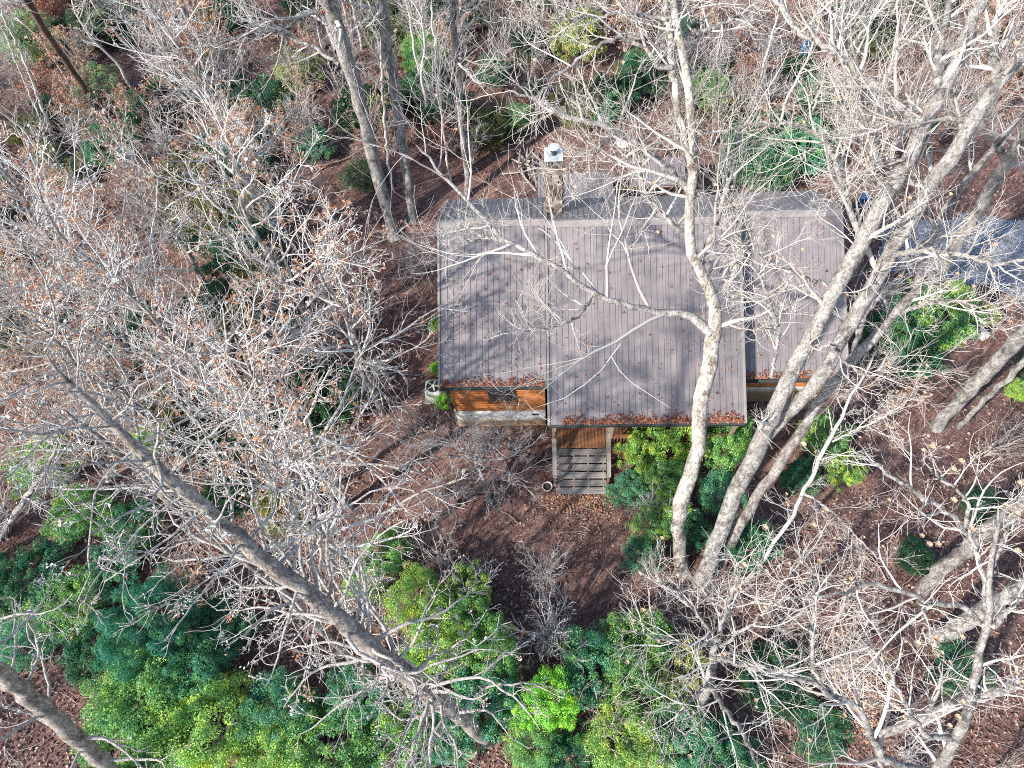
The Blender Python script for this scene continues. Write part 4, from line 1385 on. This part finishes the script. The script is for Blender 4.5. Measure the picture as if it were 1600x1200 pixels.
# px, py of the bush's centre, radius m, height m, colour, words that single it out (None = one of many alike)
BUSHES = [
    (225, 1085, 2.3, 2.6, 'green', 'above the bottom left corner trunk'), (320, 1140, 2.2, 2.4, 'yellow green', 'at the bottom edge, largest of the lower left thicket'),
    (195, 1165, 1.8, 2.0, 'green', 'at the bottom edge beside the corner trunk'), (300, 1060, 1.6, 2.4, 'blue green', 'just below the young pine'),
    (430, 1110, 1.8, 2.2, 'blue green', 'below the big dead pine, left of its foot'), (500, 1165, 1.9, 2.0, 'green', 'at the bottom edge under the big dead pine'),
    (555, 1095, 1.5, 1.9, 'blue green', 'right under the lower end of the big dead pine'), (420, 1185, 1.7, 1.8, 'yellow green', 'at the bottom edge, left of centre'),
    (620, 1165, 1.8, 1.9, 'green', 'at the bottom edge below the foot of the dead pine'), (695, 1150, 1.3, 1.6, 'blue green', 'hugging the foot of the dead pine'),
    (650, 930, 1.6, 2.6, 'yellow green', 'above the dead pine trunk in mid picture'), (725, 925, 1.2, 2.0, 'yellow green', 'at the edge of the bare yard under grey twigs'),
    (690, 1000, 1.7, 2.6, 'yellow green', 'right of the dead pine, bright and full'), (760, 1010, 1.6, 2.4, 'green', 'left of the grey twig shrub'),
    (765, 1085, 1.5, 2.0, 'blue green', 'between the dead pine foot and the bright bush'), (860, 1095, 1.3, 2.4, 'bright green', 'brightest of all at the bottom centre'),
    (835, 1160, 1.3, 1.6, 'green', 'at the bottom edge under the brightest bush'), (925, 1040, 1.6, 2.2, 'blue green', 'at the tip of the bare yard'),
    (1000, 1005, 1.6, 2.4, 'green', 'right of the tip of the bare yard'), (1000, 1085, 1.7, 2.4, 'green', 'second from the bottom edge, right of centre'),
    (1055, 1055, 1.4, 2.4, 'olive', 'under the pale forked crown'), (975, 1150, 1.7, 2.4, 'yellow green', 'at the bottom edge right of centre'),
    (1060, 1150, 1.6, 2.0, 'blue green', 'at the bottom edge beneath the pale forked crown'), (905, 1190, 1.3, 1.5, 'dark green', 'at the very bottom edge, centre'),
    (600, 865, 1.2, 1.5, 'green', 'at the left end of the bare yard'), (565, 905, 1.0, 1.4, 'bright green', 'behind the broken branches of the dead pine'),
    (1005, 695, 1.2, 3.0, 'yellow green', 'overhanging the porch rail beside the steps'), (985, 765, 1.0, 1.6, 'blue green', 'at the right foot of the porch steps'),
    (1040, 745, 1.2, 2.2, 'green', 'second row right of the porch steps'), (1060, 665, 1.5, 4.2, 'yellow green', 'tallest against the porch eave'),
    (1135, 690, 1.5, 2.6, 'green', 'between sycamore and poplar trunks below the eave'), (1125, 770, 1.2, 1.6, 'blue green', 'between the sycamore and poplar trunks, lower one'),
    (1175, 850, 1.2, 1.8, 'dark green', 'in the shade right of the massive poplar foot'), (1085, 830, 1.0, 1.3, 'dark green', 'at the sycamore foot'),
    (1020, 815, 1.1, 1.6, 'green', 'between the porch bushes and the sycamore foot'), (1005, 865, 0.9, 1.2, 'blue green', 'at the yard edge left of the sycamore foot'), (1050, 790, 1.0, 1.8, 'yellow green', 'directly left of the sycamore trunk'),
    (1290, 680, 1.2, 2.2, 'green', 'before the right wing, right of the poplar fork'), (1320, 730, 0.9, 1.4, 'yellow green', 'on bare soil right of the young poplar'),
    (1255, 745, 1.0, 1.2, 'dark green', 'left of the thin young poplar'),
    (692, 628, 0.5, 0.8, 'bright green', 'at the cabin corner below the air conditioner'), (682, 505, 0.45, 0.9, 'yellow green', 'against the left wall, upper of two'), (683, 575, 0.4, 0.8, 'bright green', 'against the left wall just above the air conditioner'),
    (1405, 515, 2.0, 2.4, 'dark green', 'right of the poplar fork, biggest by the drive'), (1460, 495, 2.0, 2.6, 'green', 'beside the gravel drive, middle one'), (1490, 470, 1.3, 1.8, 'yellow green', 'at the drive edge, upper one'),
    (1535, 490, 0.9, 1.0, 'olive', 'beside the pale rock at the drive edge'), (1430, 560, 1.2, 1.4, 'dark green', 'on the slope below the drive'), (1592, 610, 0.7, 0.7, 'yellow green', 'at the right edge behind the twin trunks'),
    (1205, 255, 1.8, 2.6, 'dark green', 'behind the right wing roof, left one'), (1255, 225, 1.7, 2.6, 'blue green', 'behind the right wing roof, right one'), (1150, 262, 1.3, 1.8, 'dark green', 'behind the roof right of the sycamore stem'),
    (165, 225, 1.7, 2.0, 'dark green', 'at the foot of the dark brown pine trunk'), (150, 130, 1.6, 2.0, 'grey green', 'left of the dark brown pine trunk half way up'), (215, 170, 1.5, 1.8, 'dark green', 'right of the dark brown pine foot'),
    (660, 85, 1.6, 2.6, 'green', 'between the pale trunks and the dark grey trunk'), (655, 130, 1.2, 1.6, 'dark green', 'lower one between the pale and dark grey trunks'), (815, 180, 1.1, 1.4, 'green', 'just behind the bare ground at the chimney'),
    (590, 175, 1.4, 1.8, 'olive', 'behind the leftmost of the three trunks'), (490, 225, 1.2, 1.6, 'blue green', 'left of the thick leaning oak trunk'), (460, 110, 1.7, 2.0, 'olive', 'under the long oak limb at the top'),
    (770, 110, 1.4, 1.8, 'dark green', 'right of the dark grey trunk'), (900, 50, 2.0, 2.6, 'olive', 'at the top edge above the chimney'), (1000, 110, 1.5, 2.0, 'dark green', 'behind the sycamore limbs, centre'), (1110, 140, 1.5, 2.2, 'green', 'right of the sycamore stems in the woods'),
    (940, 160, 1.5, 1.6, 'blue green', 'behind the satellite dish'), (1280, 150, 1.6, 2.2, 'dark green', 'below the double pale trunk'), (40, 60, 2.2, 3.2, 'grey green', 'in the top left corner'),
    (60, 725, 1.5, 1.6, 'green', 'at the left edge beside the leaning grey trunk'), (120, 800, 1.6, 1.6, 'green', 'under the dead pine branches, left one'), (205, 820, 1.5, 1.5, 'dark green', 'under the dead pine branches, right one'),
    (40, 905, 1.7, 1.6, 'dark green', 'at the left edge, upper of two'), (110, 945, 1.7, 1.7, 'green', 'left of the young pine'), (40, 1000, 1.6, 1.6, 'blue green', 'at the left edge above the corner trunk'),
    (170, 890, 1.4, 1.3, 'blue green', 'upper left of the young pine'), (350, 960, 1.3, 1.3, 'dark green', 'right of the young pine'), (330, 1010, 1.3, 1.5, 'blue green', 'lower right of the young pine'), (150, 1010, 1.5, 1.5, 'dark green', 'lower left of the young pine'),
    (230, 690, 1.2, 1.2, 'bright green', 'glimpsed through the dead pine branches'), (730, 960, 1.3, 2.2, 'green', 'in the middle of the bushes below the yard'), (1120, 1190, 1.5, 1.6, 'dark green', 'at the bottom edge right of the forked crown'),
]
seen = {}
for i, (px, py, r_, h, colname, words) in enumerate(BUSHES):
    src = BUSH[i % 3]
    p = at(px, py, h * 0.55)
    z_ = float(gz(p[0], p[1]))
    p = at(px, py, z_ + h * 0.55)
    cc = np.array(GREENS[colname]) * rs.uniform(2.0, 2.6)
    o = dup(src, (p[0], p[1], z_), rs.uniform(0, 6.28), (r_, r_ * rs.uniform(0.85, 1.1), h), '%s bush %s' % (colname, words), 'evergreen bushes', tuple(cc))
p = ground(265, 990)
o = dup(PINEB, tuple(p), 0.4, (2.1, 2.1, 3.6), 'soft blue green young pine in the lower left thicket', None, (0.06, 0.25, 0.17))
o['category'] = 'tree'

# explicit shrubs the picture singles out
for px, py, src, sc, lb in (
        (858, 1000, FINE[0], 1.15, 'dense grey twig shrub at the lower end of the bare yard'), (850, 905, FINE[0], 0.85, 'grey twig shrub in the middle of the bare yard'),
        (735, 930, FINE[0], 0.9, 'grey twig shrub over the green bushes left of the yard'),
        (1280, 615, FINE[0], 1.2, 'bare grey shrub under the eave of the right wing'), (1345, 600, BARE[0], 1.1, 'tangled bare shrub at the right corner of the cabin'),
        (1205, 660, BARE[2], 1.0, 'bare shrub beside the poplar fork below the eave'), (1020, 900, BARE[0], 0.9, 'bare shrub left of the sycamore foot'),
        (1040, 960, BARE[2], 1.0, 'low bare shrub below the sycamore foot'), (1130, 950, BARE[0], 0.9, 'bare shrub below the massive poplar foot'),
        (690, 770, BARE[2], 0.8, 'low bare shrub left of the ornamental tree'), (590, 600, FINE[0], 0.9, 'bare shrub left of the air conditioner'),
        (660, 430, FINE[0], 1.1, 'grey lichened shrub at the upper left cabin corner'), (650, 680, BARE[2], 0.9, 'bare shrub on the soil before the left wing corner'),
        (1015, 800, FINE[0], 0.9, 'thin grey twigs over the bushes left of the sycamore trunk'), (800, 610, FINE[0], 0.01, '')):
    if not lb:
        continue
    p = ground(px, py)
    dup(src, tuple(p), rs.uniform(0, 6.28), (sc, sc, sc), lb, 'bare shrubs near the cabin')

# tall leafy oaks over the left woods: crown centre pixel and crown height
OAKS = [(60, 330, 'at the left edge, upper one'), (160, 430, 'left of picture, amid its fellows'), (50, 520, 'at the left edge, lower one'), (270, 520, 'above the top of the dead pine'), (350, 620, 'behind the middle of the dead pine'),
        (380, 250, 'left of the thick leaning oak trunk'), (515, 470, 'nearest the left wall of the cabin'), (420, 400, 'in the middle of the left woods'), (240, 320, 'upper left, below the dark pine trunk'),
        (440, 650, 'just above the yard and the dead pine'), (330, 160, 'at the top left under the long oak limb'), (160, 600, 'right over the top end of the dead pine'), 
        (450, 790, 'over the middle stretch of the dead pine'), (90, 430, 'between the two at the left edge'), (30, 640, 'left of the dead pine top')]
for i, (px, py, words) in enumerate(OAKS):
    src = OAK[i % 3]
    zc = (8.5, 9.2, 7.0)[i % 3]
    p = at(px, py, zc)
    z_ = float(gz(p[0], p[1]))
    s_ = rs.uniform(0.85, 1.1)
    dup(src, (p[0], p[1], z_), rs.uniform(0, 6.28), (s_, s_, s_), 'pale oak still holding tan leaves %s' % words, 'leafy oaks left of the cabin')


def in_view(p, m=60):
    d = p - CAMP
    zf = d @ F_
    x_ = 800 + FPX * (d @ R_) / zf
    y_ = 600 - FPX * (d @ U_) / zf
    return x_, y_


LAND = [(618, 372, 'the thick leaning oak foot'), (720, 200, 'the dark grey trunk'), (182, 222, 'the dark brown pine foot'), (98, 250, 'the pair of slim white stems'), (0, 0, 'the top left corner'), (300, 0, 'the top edge left of centre'),
        (300, 160, 'the long oak limb'), (470, 130, 'the olive bush by the thick oak'), (20, 420, 'the left edge'), (160, 420, 'the leafy oaks at left'), (300, 350, 'the middle of the left woods'), (430, 330, 'the gap left of the oak trunks'),
        (540, 480, 'the left wall of the cabin'), (440, 520, 'the oak nearest the dead pine'), (600, 150, 'the three trunks'), (660, 40, 'the green bush between the trunks'), (830, 60, 'the top edge above the chimney'), (950, 130, 'the satellite dish'),
        (1040, 40, 'the sycamore stems'), (1150, 80, 'the woods right of the sycamore stems'), (1250, 30, 'the far blue barrel'), (1300, 150, 'the double pale trunk'), (1420, 60, 'the poplar stems at the top'), (1560, 60, 'the top right corner'),
        (1500, 200, 'the drive end behind the poplar'), (60, 640, 'the top of the dead pine'), (250, 640, 'the middle of the dead pine'), (80, 880, 'the left edge bushes'), (330, 920, 'the young pine'), (500, 820, 'the yard side of the dead pine'), (480, 1050, 'the dead pine foot'), (100, 1150, 'the bottom left trunk'),
        (1250, 850, 'the thin young poplar'), (1400, 820, 'the soil right of the young poplar'), (1560, 720, 'the twin trunks'), (1500, 950, 'the broad tan trunk'), (1250, 1050, 'the seed head crown'), (1400, 1100, 'the lowest grey trunk'), (1560, 1150, 'the bottom right corner'), (1150, 1150, 'the pale forked crown')]


def near(px, py):
    return min(LAND, key=lambda q: (q[0] - px) ** 2 + (q[1] - py) ** 2)[2]


def region(px, py):
    if px < 640 and py < 560:
        return 'in the woods left of the cabin'
    if py < 340:
        return 'in the woods behind the cabin'
    if px < 640:
        return 'in the thicket under the dead pine'
    return 'on the slope right of the yard'


KINDS = [(BARE + FINE, 'bare_shrub', 'bare grey shrub', 250, 'shrub', (0.75, 1.25)), (RUSSET, 'russet_shrub', 'russet leaved shrub', 70, 'shrub', (0.7, 1.2)), (SAP, 'slender_sapling', 'slender bare sapling', 78, 'tree', (0.75, 1.1)), (BUSH, 'evergreen_bush', 'understory bush', 150, 'bush', (0.8, 2.2))]
MADE = {}
for src, nm, lb, n, cat, (s0, s1) in KINDS:
    k_ = 0
    tries = 0
    while k_ < n and tries < 20000:
        tries += 1
        px, py = rs.uniform(-140, 1740), rs.uniform(-130, 1260)
        # the woods are thickest left and behind, thin out lower right
        dens = 1.0 if (px < 640 and py < 700) or py < 260 else ((0.12 if nm == 'evergreen_bush' else 0.4) if px > 1150 and py > 700 else 0.2)
        if nm == 'slender_sapling' and not (py < 260 or (px < 600 and py < 620)):
            continue
        if rs.random() > dens * (0.45 + 0.55 * (py < 300)):
            continue
        p = ground(px, py)
        if nm == 'evergreen_bush' and 540 < px < 1160 and py > 540:
            continue
        if inside(YARD, p[0], p[1]) or inside(HOUSE, p[0], p[1]) or inside(DRIVE, p[0], p[1]):
            continue
        if nm == 'russet_shrub' and ((px > 1000 and 300 < py < 950) or (py > 650 and px < 1150)):
            continue
        s_ = rs.uniform(s0, s1)
        cn = ('dark green', 'grey green', 'olive', 'blue green', 'dark green')[rs.integers(5)]
        col_ = tuple(np.array(GREENS[cn]) * rs.uniform(0.8, 1.3)) if nm == 'evergreen_bush' else None
        o = dup(src[rs.integers(len(src))], tuple(p), rs.uniform(0, 6.28), (s_, s_, s_ * rs.uniform(0.85, 1.15)), '%s%s near %s' % ('small ' if s_ < (s0 * 2 + s1) / 3 else 'tall ' if s_ > (s0 + 2 * s1) / 3 else '', (cn + ' ' + lb) if col_ else lb, near(px, py)), '%ss of the woods' % lb, col_)
        MADE.setdefault(o['label'], []).append((px, o))
        k_ += 1
ORD = ['leftmost', 'second from left', 'third from left', 'fourth from left', 'fifth from left', 'sixth from left', 'seventh from left', 'eighth from left', 'ninth from left', 'tenth from left', 'eleventh from left', 'twelfth from left']
for lb, lst in MADE.items():                     # alike ones beside the same landmark are told apart by their order
    lst.sort(key=lambda q: q[0])
    if len(lst) == 2:
        for w_, (_, o) in zip(('left one', 'right one'), lst):
            o['label'] = '%s, %s' % (lb, w_)
    elif len(lst) > 2:
        for k_, (_, o) in enumerate(lst):
            o['label'] = '%s, %s' % (lb, 'rightmost' if k_ == len(lst) - 1 else ORD[min(k_, 11)])
for pr in protos:
    for c_ in list(pr.children):
        bpy.data.objects.remove(c_)
    bpy.data.objects.remove(pr)

# ------------------------------------------------------------------ fallen leaves
rng = np.random.default_rng(5)
n = 110000
px, py = rng.uniform(-150, 1750, n), rng.uniform(-120, 1280, n)
D = F_[None] * FPX + R_[None] * (px - 800)[:, None] + U_[None] * (600 - py)[:, None]
t_ = -CAM_H / D[:, 2]
pt = CAMP + D * t_[:, None]
keep = ~inside(HOUSE, pt[:, 0], pt[:, 1]) & (~inside(DRIVE, pt[:, 0], pt[:, 1]) | (rng.random(n) < 0.12))
clump = 0.5 + 0.5 * np.sin(pt[:, 0] * 0.9 + 2 * np.sin(pt[:, 1] * 0.6)) * np.cos(pt[:, 1] * 1.1 + np.sin(pt[:, 0] * 0.5))
yard = inside(YARD, pt[:, 0], pt[:, 1])
keep &= rng.random(n) < np.where(yard, 0.05 + 0.35 * clump ** 2, 0.95)
pt = pt[keep]
pt[:, 2] = gz(pt[:, 0], pt[:, 1]) + rng.uniform(0.01, 0.06, len(pt))
o = link('fallen_leaves', leaf_mesh('fallen_leaves', pt, rng, 0.13, 0.65, 0, 1.4), MAT['litter'], None, 'stuff')
tag(o, 'russet brown fallen leaves covering the ground', 'leaves')
# leaves caught along the eaves and in the gutters
pts = []
for x0, x1, ye, ze, n_, wd in ((-4.3, -0.2, 13.72, 4.02, 420, 0.16), (0.5, 7.3, 12.19, 3.68, 900, 0.15), (7.6, 11.3, 13.98, 3.88, 300, 0.12)):
    x_ = rng.uniform(x0, x1, n_)
    y_ = np.abs(rng.normal(size=n_)) * wd * (0.6 + 0.5 * np.sin(x_ * 1.7) ** 2)
    pts.append(np.column_stack([x_, ye + y_ - 0.08, ze + 0.5 * y_ + 0.05 + rng.uniform(0, 0.04, n_)]))
for x0, x1, yr, zr, fy in ((-4.2, -0.3, 19.5, 6.92, 13.9), (0.1, 7.2, 19.1, 7.16, 12.4), (7.6, 11.3, 19.7, 6.76, 14.1)):
    n_ = int((x1 - x0) * 26)
    x_, y_ = rng.uniform(x0, x1, n_), fy + (yr - fy) * rng.random(n_) ** 1.6
    pts.append(np.column_stack([x_, y_, zr - 0.5 * (yr - y_) + 0.03]))
o = link('gutter_leaves', leaf_mesh('gutter_leaves', np.concatenate(pts), rng, 0.12, 0.6, 0, 1.0), MAT['redleaf'], None, 'stuff')
tag(o, 'russet leaves caught along the roof eaves', 'leaves')
# pale leaf drift at the foot of the steps
q_ = ground(905, 785)
pt = np.column_stack([q_[0] + rng.normal(size=900) * 0.75, q_[1] + rng.normal(size=900) * 0.42, np.zeros(900)])
pt[:, 2] = gz(pt[:, 0], pt[:, 1]) + rng.uniform(0.02, 0.07, 900)
o = link('leaf_drift', leaf_mesh('leaf_drift', pt, rng, 0.1, 0.6, 0, 1.2), MAT['oakleaf'], None, 'stuff')
tag(o, 'drift of pale dry leaves at the foot of the steps', 'leaves')
# fallen twigs
n = 2600
px, py = rng.uniform(-150, 1750, n), rng.uniform(-120, 1280, n)
D = F_[None] * FPX + R_[None] * (px - 800)[:, None] + U_[None] * (600 - py)[:, None]
pt = CAMP + D * (-CAM_H / D[:, 2])[:, None]
pt = pt[~inside(HOUSE, pt[:, 0], pt[:, 1])]
n = len(pt)
a = rng.uniform(0, math.pi, n)
L = rng.uniform(0.2, 1.5, n) ** 1.3
P = np.stack([pt + np.column_stack([np.cos(a + b_) * L * k_, np.sin(a + b_) * L * k_, np.zeros(n)]) for k_, b_ in ((-0.5, 0), (-0.15, 0.35), (0.2, -0.2), (0.5, 0.1))], 1)
P[:, :, 2] = gz(P[:, :, 0], P[:, :, 1]) + rng.uniform(0.03, 0.1, (n, 1))
R = (rng.uniform(0.006, 0.02, n)[:, None]) * np.array([1, 0.9, 0.7, 0.4])[None]
o = link('fallen_twigs', tubes([(P, R, 4)], 'fallen_twigs'), MAT['shrubtwig'], None, 'stuff')
tag(o, 'broken grey twigs lying on the ground', 'twigs')
